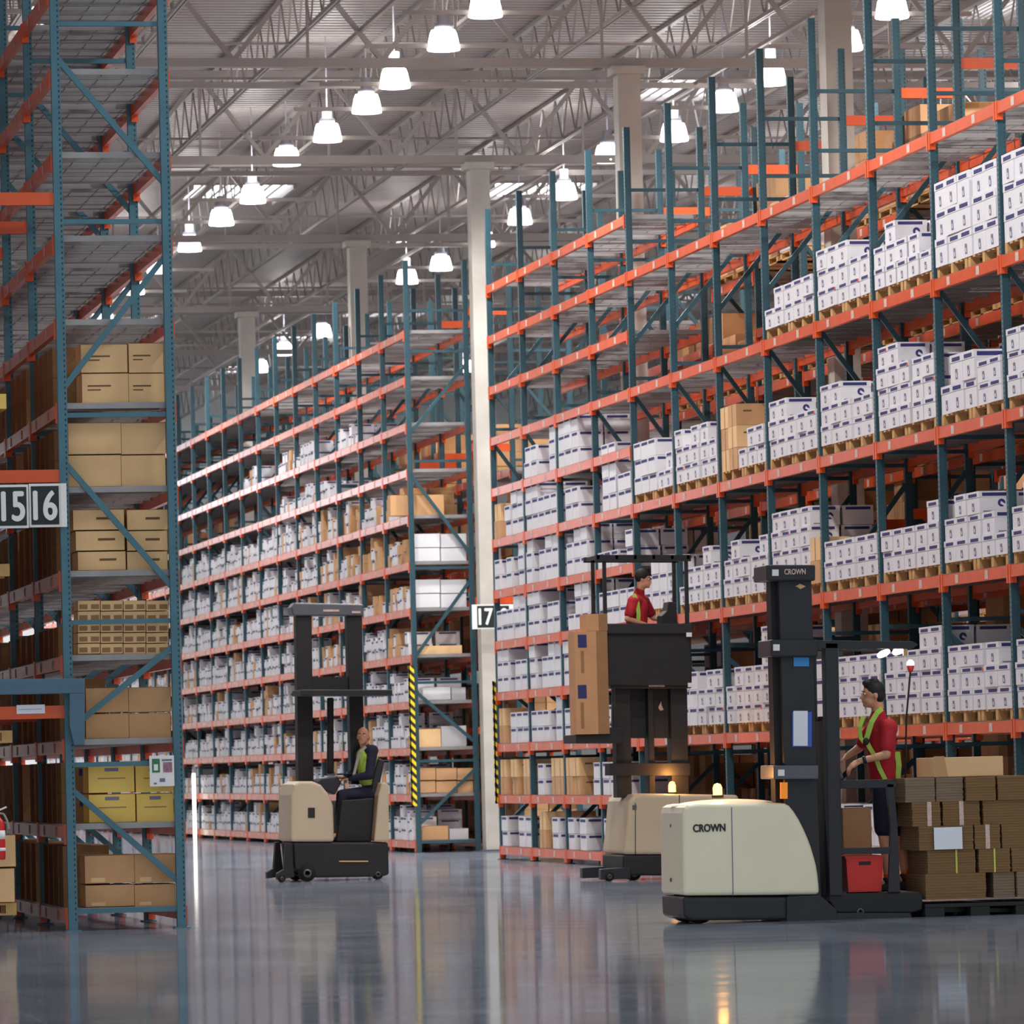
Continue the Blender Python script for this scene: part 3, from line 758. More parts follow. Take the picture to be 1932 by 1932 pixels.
# end bay of the long far rack, facing the cross aisle: measured rectangles
YQ = YF + 0.1
ends = [(7, (737, 936, 838, 977), 'brown_carton', 'wide brown carton alone on high shelf behind the number 17 column', 0.3),
        (6, (782, 1036, 830, 1062), 'white_carton', 'white carton, lower one near the striped post end, upper white shelf', .4), (6, (832, 1036, 880, 1062), 'white_carton', 'white carton, lower one near the white column, upper white shelf', .4),
        (6, (782, 1009, 830, 1036), 'white_carton', 'white carton, upper one near the striped post end, upper white shelf', .4), (6, (832, 1009, 880, 1036), 'white_carton', 'white carton, upper one near the white column, upper white shelf', .4),
        (5, (782, 1121, 830, 1148), 'white_carton', 'white carton, lower one near the striped post end, second white shelf', .4), (5, (832, 1121, 880, 1148), 'white_carton', 'white carton, lower one near the white column, second white shelf', .4),
        (5, (782, 1094, 830, 1121), 'white_carton', 'white carton, upper one near the striped post end, second white shelf', .4), (5, (832, 1094, 880, 1121), 'white_carton', 'white carton, upper one near the white column, second white shelf', .4),
        (4, (790, 1216, 872, 1234), 'tan_carton', 'flat tan carton lying on shelf above the striped post guard', .5),
        (3, (798, 1296, 850, 1322), 'white_carton', 'white carton on shelf beside the top of striped guard', .4), (3, (852, 1297, 879, 1322), 'white_carton_grey', 'small white carton beside larger one by striped guard', .4),
        (2, (790, 1374, 832, 1410), 'tan_carton', 'tan carton on shelf beside the striped post guard', .4), (2, (833, 1368, 880, 1409), 'white_carton_grey', 'greyish carton next to tan one by the white column', .4),
        (1, (792, 1475, 822, 1498), 'brown_carton', 'brown carton, lower at striped post end, second shelf up from floor', .4), (1, (823, 1475, 862, 1498), 'brown_carton', 'brown carton, lower middle one, second shelf up from floor', .4), (1, (863, 1475, 893, 1498), 'brown_carton', 'brown carton, lower by white column, second shelf up from floor', .4),
        (1, (792, 1450, 822, 1474), 'brown_carton', 'brown carton, upper at striped post end, second shelf up from floor', .4), (1, (823, 1450, 862, 1474), 'brown_carton', 'brown carton, upper middle one, second shelf up from floor', .4), (1, (863, 1450, 893, 1474), 'brown_carton', 'brown carton, upper by white column, second shelf up from floor', .4),
        (0, (797, 1551, 846, 1579), 'brown_carton', 'brown carton on lowest shelf of the far rack end', .4), (0, (848, 1556, 884, 1578), 'white_carton_grey', 'pale grey carton on lowest shelf of the far rack end', .4)]
lowz = {}
for k, r, mm, lb, dp in ends: lowz[k] = min(lowz.get(k, 99), W(r[0], r[3], YQ).z)
for k, r, mm, lb, dp in ends:
    face_box('end_carton', r, YQ, dp, mm, lb, 'cartons at the near end of the far rack', dz=LV(k) + DT + 0.002 - lowz[k])

# ------------------------------------------------------------------ signs, guards, extinguisher
def number_sign(r, Y, num, label, side):
    a = W(r[0], r[3], Y); b = W(r[2], r[1], Y); cx = (a.x + b.x) / 2; w = (b.x - a.x) / 2; h = b.z - a.z
    t = thing('number_sign', label, 'sign', (cx, Y, a.z))
    m = MB(); m.box(cx - w, cx + w, Y, Y + 0.02, a.z, b.z, 'sign_white'); obj('sign_board', m, t)
    m = MB(); e = 0.018; m.box(cx - w + e, cx + w - e, Y - 0.004, Y, a.z + e * 1.3, b.z - e * 1.3, 'dark_green_sign'); obj('sign_face', m, t)
    text('numeral', num, h * 0.86, (cx, Y - 0.006, (a.z + b.z) / 2), 'sign_white', t, bold=0, fit=(w * 1.42, h * 0.66), thick=h * 0.022)
    if side:
        m = MB(); m.box(cx + w if side > 0 else cx - w - side * -0.0 - 0.07, cx + w + 0.055 if side > 0 else cx - w, Y - 0.005, Y + 0.02, a.z, b.z, 'sign_white'); obj('side_flange', m, t)
    return t
number_sign((-4, 914, 53, 997), YL - 0.12, '15', 'dark green sign with white number 15, partly cut off, hanging beside 16', 0)
number_sign((56, 912, 114, 995), YL - 0.12, '16', 'dark green sign with white number 16 on the tall rack post', 1)
number_sign((899, 1140, 934, 1187), 87.6, '17', 'black and white sign with number 17 on the white column', -1)
number_sign((930, 1140, 962, 1187), 87.9, '18', 'dark sign mostly hidden behind cartons beside number 17', 1)
# white notice on the aisle post
a = W(283, 1484, YL - 0.1); b = W(328, 1425, YL - 0.1); Y = YL - 0.1
t = thing('notice_board', 'white paper notice with green square and small photo on aisle post', 'notice', (a.x, Y, a.z))
m = MB(); m.box(a.x, b.x, Y, Y + 0.01, a.z, b.z, 'sign_white'); obj('board', m, t)
def U(u, v): return (a.x + (b.x - a.x) * u, a.z + (b.z - a.z) * v)
m = MB()
for u0, v0, u1, v1, mm in ((0.1, 0.45, 0.42, 0.9, 'green_print'), (0.17, 0.52, 0.34, 0.72, 'sign_white'), (0.55, 0.45, 0.92, 0.78, 'rose_print'), (0.5, 0.82, 0.92, 0.88, 'grey_print'), (0.4, 0.14, 0.62, 0.26, 'grey_print'), (0.15, 0.07, 0.28, 0.12, 'grey_print')):
    p, q = U(u0, v0), U(u1, v1); yy = Y - 0.002 - (0.002 if mm == 'sign_white' else 0); m.quad((p[0], yy, p[1]), (q[0], yy, p[1]), (q[0], yy, q[1]), (p[0], yy, q[1]), mm)
obj('printing', m, t)
# striped guards
for (px, Y, y0, y1, lb) in ((782, YF - 0.09, 1521, 1256, 'yellow and black striped guard on near post of the far rack'), (941, YR + 12 * PITCH + 0.05, 1516, 1285, 'yellow and black striped guard on last post beside white column')):
    a = W(px, y0, Y); b = W(px, y1, Y); m = MB(); m.box(-0.045, 0.045, -0.02, 0.02, 0, b.z - a.z, 'hazard'); m.box(-0.045, -0.03, -0.02, 0.07, 0, b.z - a.z, 'hazard')
    o = obj('post_guard', m, loc=(a.x, Y, a.z), local=True); tag(o, lb, 'post guard', 'striped post guards')
# blue steel bracket frame in front of the tall rack
Y = YL - 0.2
P = lambda x, y: (lambda w: (w.x, w.z))(W(x, y, Y))
t = thing('tunnel_guard', 'blue-grey steel bracket bar across the tall rack front, bent down beside post', 'guard', (XL, Y, 1.7))
m = MB(); m.prism([P(-6, 1281), P(160, 1280), P(160, 1308), P(-6, 1311)], Y, Y + 0.09, 'blue_steel'); obj('crossbar', m, t, bevel=0.008)
m = MB(); m.prism([P(131, 1308), P(160, 1308), P(160, 1405), P(140, 1407), P(131, 1370)], Y, Y + 0.09, 'blue_steel'); obj('gusset', m, t, bevel=0.008)
a = W(32, 1347, YL - 0.06); b = W(85, 1329, YL - 0.06)
m = MB(); m.box(a.x, b.x, YL - 0.036, YL - 0.032, a.z, b.z, 'white_paper'); m.box(a.x + .02, b.x - .03, YL - 0.038, YL - 0.036, a.z + .04, b.z - .04, 'grey_print'); tag(obj('shelf_label', m), 'white printed sticker on the orange spacer beam at lower post', 'sticker')
# the pallet loads sticking out beside the extinguisher
for i, (yb, yt, n, mm, lb) in enumerate(((1704, 1574, 2, 'tan_carton', 'lowest'), (1378, 1290, 0, None, 'second'), (1063, 1000, 0, None, 'third'), (0, 0, 0, None, ''))):
    if i == 3: break
    z1 = W(15, yb, YL - 0.1).z; x1 = W(33 if i == 0 else 25 if i == 1 else 20, yb, YL - 0.1).x
    o = obj('wooden_pallet', PAL, loc=(x1 - 1.02, YL + 0.0, z1 - 0.115)); o['category'] = 'pallet'
    o['label'] = 'wooden pallet end poking out %s, beside the fire extinguisher side' % lb; o['group'] = 'pallets of the joined rack'
for j, (y0, y1, x1) in enumerate(((1704, 1637, 28), (1637, 1574, 30))):
    face_box('carton', (-60, y1, x1, y0), YL - 0.02, 0.5, 'tan_carton', 'tan carton %s beside the fire extinguisher' % ('below, on the pallet' if j == 0 else 'on top of another'), 'cartons beside the extinguisher')
face_box('carton', (-60, 742, 13, 772), YL - 0.05, 0.5, 'yellow_carton', 'yellow carton end high up beside the tall rack edge', None)
# fire extinguisher
Y = YL - 0.35; c = W(-3, 1570, Y); zb = W(0, 1622, Y).z; zt = W(0, 1540, Y).z
t = thing('fire_extinguisher', 'red fire extinguisher with white label, partly cut off by frame', 'fire extinguisher', (c.x, Y, zb))
m = MB(); r_ = 0.062; m.lathe([(r_ * .9, zb), (r_, zb + .02), (r_, zt - 0.07), (r_ * .7, zt - 0.03), (0.02, zt)], 'red_paint', (c.x, Y, 0), 18); obj('cylinder', m, t, True)
m = MB(); m.lathe([(r_ + .002, zb + .19), (r_ + .002, zb + .27)], 'sign_white', (c.x, Y, 0), 18); m.lathe([(r_ + .002, zb + .08), (r_ + .002, zb + .11)], 'sign_white', (c.x, Y, 0), 18); obj('label_band', m, t, True)
m = MB(); m.bar((c.x, Y, zt), (c.x, Y, zt + .04), .03, .03, 'grey_steel'); m.bar((c.x - .03, Y, zt + .04), (c.x + .08, Y, zt + .085), .02, .015, 'sign_white'); obj('handle', m, t)
m = MB(); m.tube([(c.x, Y, zt + .03), (c.x + .05, Y - .02, zt + .02), (c.x + .08, Y - .02, zt - .04), (c.x + .095, Y - .02, zt - .12)], .010, 'grey_tape'); obj('hose', m, t)
# glowing strip made up for a bright streak far down the aisle
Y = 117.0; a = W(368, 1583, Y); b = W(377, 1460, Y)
m = MB(); m.box(-0.035, 0.035, -0.03, 0.03, 0, b.z - a.z, 'streak_glow'); tag(obj('streak_strip', m, loc=(a.x, Y, 0.0), local=True), 'narrow glowing strip imitating a bright streak at the far rack foot, next to tall rack', 'bright streak')

# ------------------------------------------------------------------ trucks
def PZ(poly, Y): return [(lambda w: (w.x, w.z))(W(x, y, Y)) for x, y in poly]
def slab(name, parent, poly, Y, y0, y1, m, bevel=0.0, mb=None):
    """outline measured at depth Y, solid from y0 to y1"""
    k = mb or MB(); k.prism(PZ(poly, Y), y0, y1, m)
    return None if mb else obj(name, k, parent, bevel=bevel)
def rc(x0, y0, x1, y1): return [(x0, y1), (x1, y1), (x1, y0), (x0, y0)]
def wheel(name, parent, px, py, rpx, Y, y0, y1, m='rubber'):
    c = W(px, py, Y); r = rpx / (F / Y)
    k = MB(); k.lathe([(r * .55, y0), (r, y0 + .01), (r, y1 - .01), (r * .55, y1)], m, (c.x, 0, max(c.z, r)), 22, 'y'); k.lathe([(r * .3, y0 - .01), (r * .5, y0 - .005)], 'grey_steel', (c.x, 0, max(c.z, r)), 16, 'y')
    return obj(name, k, parent, True)

# --- truck with the standing operator
Y = 46.0; YB = 46.95
c = W(1450, 1750, Y)
t1 = thing('order_picker_truck', 'large cream and black order picker truck carrying a standing man in red', 'forklift', (c.x, Y, 0))
body = [(1290, 1690), (1288, 1535), (1291, 1524), (1299, 1519), (1312, 1517), (1472, 1515), (1482, 1516), (1490, 1520), (1499, 1531), (1509, 1547), (1517, 1563), (1525, 1581), (1531, 1597), (1537, 1617), (1541, 1632), (1544, 1650), (1546, 1670), (1547, 1688)]
slab('battery_cover', t1, body, Y, Y, YB, 'truck_beige', 0.04)
c = W(1392, 1520, Y); m = MB(); m.ell((c.x, (Y + YB) / 2, c.z - .005), .50, .42, .062, 'truck_beige', 28, 12); obj('domed_lid', m, t1, True)
m = MB(); a = W(1380, 1517, Y); b = W(1383, 1688, Y); m.prism([(a.x - .004, a.z - .03), (a.x + .004, a.z - .03), (b.x + .004, b.z), (b.x - .004, b.z)], Y - 0.003, Y + 0.01, 'grey_print'); obj('panel_seam', m, t1)
p = W(1338, 1562, Y); text('lettering', 'CROWN', 0.105, (p.x, Y - 0.004, p.z), 'black_steel', t1, fit=(0.29, 0.066), thick=0.003)
for py in (1558, 1660):
    p = W(1266, py, Y + .5); m = MB(); m.ell((p.x + .0, Y + .5, p.z), .012, .02, .02, 'grey_steel', 8, 6); obj('cover_latch', m, t1)
slab('lower_skirt', t1, [(1290, 1692), (1497, 1692), (1497, 1735), (1306, 1737), (1292, 1731)], Y, Y + .02, YB - .02, 'black_steel', 0.03)
slab('side_plate', t1, [(1484, 1692), (1547, 1689), (1578, 1716), (1582, 1745), (1484, 1746)], Y, Y - .01, YB + .01, 'black_steel', 0.01)
slab('outrigger', t1, [(1501, 1722), (1718, 1722), (1722, 1732), (1715, 1743), (1501, 1743)], Y, Y, Y + .16, 'black_steel', 0.012)
slab('outrigger', t1, [(1501, 1722), (1718, 1722), (1722, 1732), (1715, 1743), (1501, 1743)], Y, YB - .16, YB, 'black_steel', 0.012)
wheel('drive_wheel', t1, 1328, 1735, 30, Y, Y + .12, Y + .34)
wheel('drive_wheel', t1, 1328, 1735, 30, Y, YB - .34, YB - .12)
wheel('load_wheel', t1, 1625, 1746, 14, Y, Y + .02, Y + .14); wheel('load_wheel', t1, 1625, 1746, 14, Y, YB - .14, YB - .02)
mast_x = [(1458, 1095), (1530, 1095), (1560, 1690), (1487, 1690)]
YM = Y + .44
for y0, y1 in ((Y + .06, Y + .16), (YM - .12, YM)):
    slab('mast_rail', t1, [(1490, 1692), (1553, 1692), (1534, 1094), (1472, 1094)], Y, y0, y1, 'black_steel', 0.008)
slab('mast_backing', t1, [(1476, 1690), (1550, 1690), (1530, 1096), (1462, 1096)], Y, Y + .17, YM - .10, 'black_matte')
slab('mast_cap', t1, rc(1444, 1066, 1536, 1096), Y, Y - .05, YM + .02, 'black_steel', 0.015)
slab('mast_collar', t1, rc(1452, 1207, 1541, 1239), Y, Y - .05, YM + .02, 'black_steel', 0.015)
slab('mast_collar', t1, rc(1457, 1444, 1542, 1470), Y, Y - .05, YM + .02, 'grey_steel', 0.012)
for x, y in ((1460, 1081), (1462, 1222), (1471, 1458)):
    slab('square_light', t1, rc(x - 6, y - 6, x + 6, y + 6), Y, Y - .062, Y - .05, 'sign_white')
p = W(1497, 1079, Y); text('lettering', 'CROWN', 0.085, (p.x, Y - 0.056, p.z), 'label', t1, bold=0.002, fit=(0.195, 0.05))
m = MB(); slab('', None, [(1503, 1106), (1512, 1101), (1523, 1106), (1513, 1111), (1507, 1107)], Y, Y + .05, Y + .059, 'tan_carton', mb=m); obj('mast_emblem', m, t1)
slab('blue_label', t1, rc(1500, 1240, 1529, 1257), Y, Y + .048, Y + .059, 'blue_label')
slab('document_holder', t1, rc(1497, 1343, 1534, 1409), Y, Y + .045, Y + .059, 'blue_plastic')
slab('document', t1, rc(1499, 1341, 1526, 1407), Y, Y + .04, Y + .045, 'white_paper')
slab('side_marker', t1, rc(1474, 1476, 1486, 1507), Y, Y + .0, Y + .05, 'amber')
# operator station
slab('cab_post', t1, [(1566, 1690), (1590, 1690), (1582, 1212), (1556, 1212)], Y, Y, Y + .14, 'black_steel', 0.01)
slab('cab_post', t1, [(1566, 1690), (1590, 1690), (1582, 1212), (1556, 1212)], Y, YB - .14, YB, 'black_steel', 0.01)
slab('cab_panel', t1, [(1562, 1690), (1588, 1690), (1586, 1360), (1563, 1360)], Y, Y + .14, YB - .14, 'black_matte')
m = MB(); slab('', None, [(1536, 1208), (1722, 1210), (1733, 1216), (1722, 1224), (1536, 1224)], Y, Y, Y + .07, 'black_steel', mb=m)
slab('', None, [(1536, 1208), (1722, 1210), (1733, 1216), (1722, 1224), (1536, 1224)], Y, YB - .07, YB, 'black_steel', mb=m)
for x in (1545, 1585, 1625, 1665, 1712): slab('', None, rc(x, 1211, x + 9, 1221), Y, Y + .05, YB - .05, 'black_steel', mb=m)
obj('overhead_guard', m, t1, bevel=0.006)
for x, y, rr in ((1667, 1233, .055), (1698, 1226, .065)):
    c = W(x, y, Y + .3); m = MB(); m.ell(c, rr * 1.2, rr, rr * .55, 'headlight', 14, 8, Matrix.Rotation(math.radians(-25), 3, 'Y')); o = obj('work_light', m, t1, True)
    m = MB(); m.bar((c.x, c.y, c.z + .02), (c.x + .02, c.y, c.z + .08), .03, .03, 'black_matte'); obj('light_bracket', m, o)
slab('guard_lamp', t1, rc(1716, 1222, 1723, 1236), Y, Y + .2, Y + .24, 'tan_carton')
slab('platform', t1, [(1566, 1686), (1735, 1683), (1742, 1690), (1742, 1716), (1722, 1722), (1580, 1722), (1566, 1700)], Y, Y + .02, YB - .02, 'black_matte', 0.012)
slab('guard_rail', t1, [(1586, 1472), (1684, 1470), (1692, 1478), (1692, 1486), (1586, 1488)], Y, Y, Y + .04, 'black_steel', 0.006)
slab('lower_rail', t1, [(1585, 1600), (1682, 1598), (1682, 1611), (1585, 1611)], Y, Y, Y + .04, 'black_steel', 0.006)
slab('rear_post', t1, [(1676, 1684), (1699, 1684), (1694, 1560), (1687, 1478), (1672, 1478), (1680, 1560)], Y, Y, Y + .045, 'black_steel', 0.008)
slab('control_console', t1, [(1584, 1470), (1612, 1470), (1602, 1440), (1590, 1424), (1584, 1424)], Y, Y + .35, Y + .8, 'grey_steel', 0.02)
slab('control_screen', t1, [(1581, 1405), (1590, 1352), (1581, 1350)], Y, Y + .3, Y + .75, 'black_matte')
slab('clipboard', t1, [(1588, 1525), (1613, 1525), (1615, 1487), (1590, 1486)], Y, Y + .5, Y + .52, 'white_carton_grey')
a = W(1710, 1356, Y + .7); b = W(1718, 1262, Y + .7); q = W(1708, 1470, Y + .7)
m = MB(); m.tube([q, a, b], .009, 'black_matte'); o = obj('mirror_stalk', m, t1)
m = MB(); m.ell((b.x, b.y, b.z + .045), .038, .038, .04, 'pink_glow', 12, 8); m.lathe([(0.02, b.z - .03), (.036, b.z + .03)], 'red_plastic', (b.x, b.y, 0), 12); obj('strobe', m, o, True)
c = W(1354, 1500, Y + .55); zt = W(1354, 1506, Y).z
m = MB(); m.lathe([(.055, zt - .002), (.055, zt + .02), (.045, zt + .025)], 'black_matte', (c.x, Y + .55, 0), 16); o = obj('beacon_base', m, t1, True)
m = MB(); m.lathe([(.042, zt + .025), (.042, zt + .09), (.03, zt + .12), (0.001, zt + .13)], 'beacon', (c.x, Y + .55, 0), 16); obj('beacon_lens', m, o, True)
bl = bpy.data.lights.new('beacon_light', 'POINT'); bl.energy = 13; bl.color = (1.0, 0.42, 0.10); bl.shadow_soft_size = 0.04
l = bpy.data.objects.new('beacon_light', bl); COL.objects.link(l); l.location = (c.x, Y + .55, zt + .20)
slab('fork', t1, [(1735, 1722), (1990, 1722), (1990, 1716), (1735, 1712)], Y, Y + .2, Y + .32, 'black_steel'); slab('fork', t1, [(1735, 1722), (1990, 1722), (1990, 1716), (1735, 1712)], Y, YB - .32, YB - .2, 'black_steel')
# things on the platform
c = W(1627, 1682, Y + .16); a = W(1591, 1614, Y + .16); b = W(1663, 1680, Y + .16); yb = Y + .06
t = thing('red_crate', 'bright red plastic crate with dark hand hole on the truck platform', 'crate', (c.x, yb, c.z))
hw, hh = (b.x - a.x) / 2, a.z - b.z; cx0 = (a.x + b.x) / 2; bz = W(1627, 1684, Y).z + .004; dp = .42
m = MB(); tp, bt = hw, hw * .88
def ring(w, d, z): return [(cx0 - w, yb + dp / 2 - d, z), (cx0 + w, yb + dp / 2 - d, z), (cx0 + w, yb + dp / 2 + d, z), (cx0 - w, yb + dp / 2 + d, z)]
m.add(ring(bt, dp * .44, bz) + ring(tp, dp / 2, bz + hh) + ring(tp - .01, dp / 2 - .01, bz + hh) + ring(bt - .01, dp * .44 - .01, bz + .01),
      [(3, 2, 1, 0)] + [(i, (i + 1) % 4, 4 + (i + 1) % 4, 4 + i) for i in range(4)] + [(4 + i, 4 + (i + 1) % 4, 8 + (i + 1) % 4, 8 + i) for i in range(4)] + [(8 + i, 8 + (i + 1) % 4, 12 + (i + 1) % 4, 12 + i) for i in range(4)] + [(12, 13, 14, 15)], 'red_plastic')
obj('crate_body', m, t)
m = MB(); m.box(cx0 - hw - .008, cx0 + hw + .008, yb - .008, yb + dp + .008, bz + hh - .012, bz + hh, 'red_plastic'); m = MB()
for y0, y1 in ((yb - .01, yb), (yb + dp, yb + dp + .01)): m.box(cx0 - hw - .01, cx0 + hw + .01, y0, y1, bz + hh - .02, bz + hh, 'red_plastic')
for x0, x1 in ((cx0 - hw - .01, cx0 - hw), (cx0 + hw, cx0 + hw + .01)): m.box(x0, x1, yb, yb + dp, bz + hh - .02, bz + hh, 'red_plastic')
obj('rim', m, t)
m = MB(); m.box(cx0 - .055, cx0 + .055, yb + .004, yb + .014, bz + hh * .74, bz + hh * .86, 'black_matte'); obj('hand_hole', m, t)
Y2 = Y + .55; a = W(1592, 1601, Y2); b = W(1643, 1523, Y2); bb = W(1592, 1684, Y).z + .003
m = MB(); m.box(a.x, b.x, Y2, Y2 + .38, bb, b.z, 'brown_carton'); m.quad((a.x + .01, Y2 - .001, b.z - .004), (b.x - .01, Y2 - .001, b.z - .004), (b.x - .01, Y2 - .001, b.z), (a.x + .01, Y2 - .001, b.z), 'carton_seam')
tag(obj('upright_carton', m), 'upright brown carton standing behind the red crate on truck platform', 'carton')
# pallet and bundles of flattened cardboard on the forks
P0 = Y - .02; P1 = YB + .05
a = W(1745, 1736, Y); b = W(2010, 1698, Y)
m = MB(); m.box(a.x, b.x, P0, P1, b.z - .035, b.z, 'black_matte')
for x in (0, .42, .84, b.x - a.x - .16):
    for yy in (P0, (P0 + P1) / 2 - .07, P1 - .14): m.box(a.x + x, a.x + x + .18, yy, yy + .14, a.z + .02, b.z - .035, 'black_matte')
for yy in (P0, (P0 + P1) / 2 - .07, P1 - .14): m.box(a.x, b.x, yy, yy + .14, a.z, a.z + .02, 'black_matte')
tag(obj('plastic_pallet', m, bevel=0.006), 'black plastic pallet on the forks under flattened cardboard bundles', 'pallet')
rows_ = [(1648, 1697, [(1747, 1862, 'cardboard_flat', 0), (1877, 1918, 'cardboard_grey', 0), (1920, 1975, 'cardboard_grey', 0)], 'bottom'),
         (1603, 1648, [(1752, 1843, 'cardboard_flat', 1), (1848, 1908, 'cardboard_flat', 1), (1910, 1965, 'cardboard_flat', 0)], 'second'),
         (1557, 1603, [(1735, 1838, 'cardboard_flat', 0), (1840, 1889, 'cardboard_flat', 2), (1892, 1965, 'cardboard_flat', 0)], 'third'),
         (1510, 1556, [(1722, 1776, 'cardboard_flat', 2), (1781, 1852, 'cardboard_flat', 2), (1857, 1970, 'cardboard_flat', 0)], 'fourth'),
         (1463, 1509, [(1709, 1766, 'cardboard_grey', 0), (1768, 1820, 'cardboard_grey', 0), (1823, 1880, 'cardboard_flat', 0), (1883, 1960, 'cardboard_flat', 0)], 'top')]
zb = W(1745, 1698, Y).z
for yt, ybm, items, nm in rows_:
    h = (ybm - yt + 1) / (F / Y)
    for i, (x0, x1, mm, st) in enumerate(items):
        xa, xb = W(x0, ybm, Y).x, W(x1, ybm, Y).x; y0 = Y + R.uniform(0, .04); y1 = YB - R.uniform(.02, .1)
        m = MB(); n = 9
        for q in range(n):
            jx = R.uniform(0, .006); m.box(xa + jx, xb - R.uniform(0, .006), y0 + R.uniform(0, .006), y1, zb + h * q / n, zb + h * (q + 1) / n - .0012, mm)
        o = obj('cardboard_bundle', m, loc=((xa + xb) / 2, y0, zb)); tag(o, 'tied bundle of flattened cardboard, %s layer on black pallet, %s from the man' % (nm, ORD[i]), 'cardboard bundle', 'bundles of flattened cardboard')
        if st:
            xs_ = xa + (xb - xa) * (0.6 if i != 1 else .5); sm = 'tennis' if st == 1 else 'label'; w_ = .008 if st == 1 else .02
            m = MB(); m.box(xs_ - w_, xs_ + w_, y0 - .003, y0 - .0005, zb, zb + h, sm); m.box(xs_ - w_, xs_ + w_, y0, y1, zb + h - .0005, zb + h + .0012, sm); obj('strap', m, o)
    zb += h
a = W(1765, 1461, Y); b = W(1895, 1421, Y)
m = MB(); m.box(a.x, b.x, Y + .05, YB - .3, zb + .004, zb + .004 + b.z - a.z, 'tan_carton'); m.quad((a.x, Y + .049, zb + .006), (a.x + .13, Y + .049, zb + .006), (a.x + .10, Y + .049, zb + .19), (a.x, Y + .049, zb + .19), 'brown_carton')
tag(obj('long_carton', m, bevel=0.004), 'long clean tan carton lying on top of the cardboard bundles', 'carton')
a = W(1763, 1603, Y - .01); b = W(1815, 1560, Y - .01)
m = MB(); m.box(a.x, b.x, Y - .012, Y - .006, a.z, b.z, 'white_paper'); tag(obj('paper_sheet', m), 'blank white paper sheet stuck on the stacked cardboard bundles', 'paper')

# --- truck with the raised operator, behind
Y = 63.6; YB = 64.9
c = W(1240, 1660, Y)
t2 = thing('raised_cab_truck', 'dull beige and black lift truck with raised cab lifting a tall brown box', 'forklift', (c.x, Y, 0))
slab('battery_cover', t2, [(1176, 1612), (1182, 1560), (1186, 1512), (1196, 1499), (1215, 1497), (1395, 1500), (1395, 1612)], Y, Y, YB, 'truck_beige_dull', 0.05)
m = MB(); slab('', None, rc(1198, 1515, 1199.5, 1612), Y, Y - .004, Y + .01, 'black_steel', mb=m); slab('', None, rc(1281, 1500, 1282.5, 1612), Y, Y - .004, Y + .01, 'black_steel', mb=m); slab('', None, rc(1193, 1519, 1201, 1528), Y, Y - .006, Y - .001, 'grey_steel', mb=m); obj('panel_seam', m, t2)
slab('lower_skirt', t2, rc(1176, 1613, 1395, 1652), Y, Y + .02, YB - .02, 'black_matte', 0.03)
slab('outrigger', t2, [(1134, 1640), (1190, 1636), (1190, 1658), (1134, 1660)], Y, Y, Y + .16, 'black_steel', .01)
slab('outrigger', t2, [(1134, 1640), (1190, 1636), (1190, 1658), (1134, 1660)], Y, YB - .16, YB, 'black_steel', .01)
wheel('load_wheel', t2, 1150, 1655, 9, Y, Y - .02, Y + .1); wheel('drive_wheel', t2, 1200, 1650, 14, Y, Y + .1, Y + .3); wheel('drive_wheel', t2, 1300, 1650, 14, Y, Y + .1, Y + .3)
for x0, x1 in ((1176, 1204), (1237, 1248), (1280, 1312)): slab('mast_rail', t2, [(x0, 1505), (x1, 1505), (x1 - 4, 1285), (x0 - 4, 1285)], Y, Y + .35, Y + .6, 'black_matte', .008)
slab('mast_brace', t2, rc(1160, 1440, 1312, 1463), Y, Y + .30, Y + .6, 'black_matte'); slab('mast_brace', t2, rc(1160, 1285, 1313, 1298), Y, Y + .25, Y + .6, 'black_steel', .01)
slab('inner_mast_plate', t2, rc(1172, 1298, 1308, 1392), Y, Y + .5, Y + .6, 'black_matte')
m = MB(); slab('', None, rc(1232, 1291, 1262, 1295), Y, Y + .24, Y + .25, 'label', mb=m); slab('', None, [(1258, 1334), (1263, 1322), (1264, 1330), (1268, 1338), (1262, 1340)], Y, Y + .48, Y + .5, 'label', mb=m); obj('mast_marking', m, t2)
slab('cab_shell', t2, [(1152, 1292), (1311, 1292), (1309, 1186), (1150, 1186)], Y, Y + .15, Y + .9, 'black_matte', .02)
slab('cab_rim', t2, [(1148, 1195), (1311, 1195), (1310, 1176), (1146, 1176)], Y, Y + .1, Y + .95, 'black_steel', .015)
for x, y in ((1303, 1197), (1306, 1292)): slab('square_light', t2, rc(x - 5, y - 4, x + 5, y + 4), Y, Y + .08, Y + .1, 'sign_white')
for x, d0 in ((1147, .15), (1147, .85), (1302, .15), (1302, .85)): slab('guard_post', t2, [(x - 3, 1180), (x + 4, 1180), (x + 1, 1052), (x - 5, 1052)], Y, Y + d0, Y + d0 + .05, 'black_matte')
m = MB(); slab('', None, rc(1128, 1046, 1308, 1058), Y, Y + .12, Y + .17, 'black_matte', mb=m); slab('', None, rc(1128, 1046, 1308, 1056), Y, Y + .85, Y + .9, 'black_matte', mb=m)
for x in (1130, 1165, 1200, 1235, 1270, 1300): slab('', None, rc(x, 1047, x + 5, 1054), Y, Y + .12, Y + .9, 'black_matte', mb=m)
obj('overhead_guard', m, t2)
slab('cab_console', t2, [(1262, 1180), (1292, 1180), (1290, 1134), (1275, 1133), (1272, 1150), (1262, 1160)], Y, Y + .4, Y + .7, 'black_matte', .01)
slab('load_backrest', t2, [(1136, 1400), (1142, 1400), (1136, 1228), (1132, 1228)], Y, Y + .2, Y + .25, 'black_matte'); slab('load_backrest', t2, [(1143, 1370), (1149, 1370), (1144, 1228), (1140, 1228)], Y, Y + .8, Y + .85, 'grey_steel')
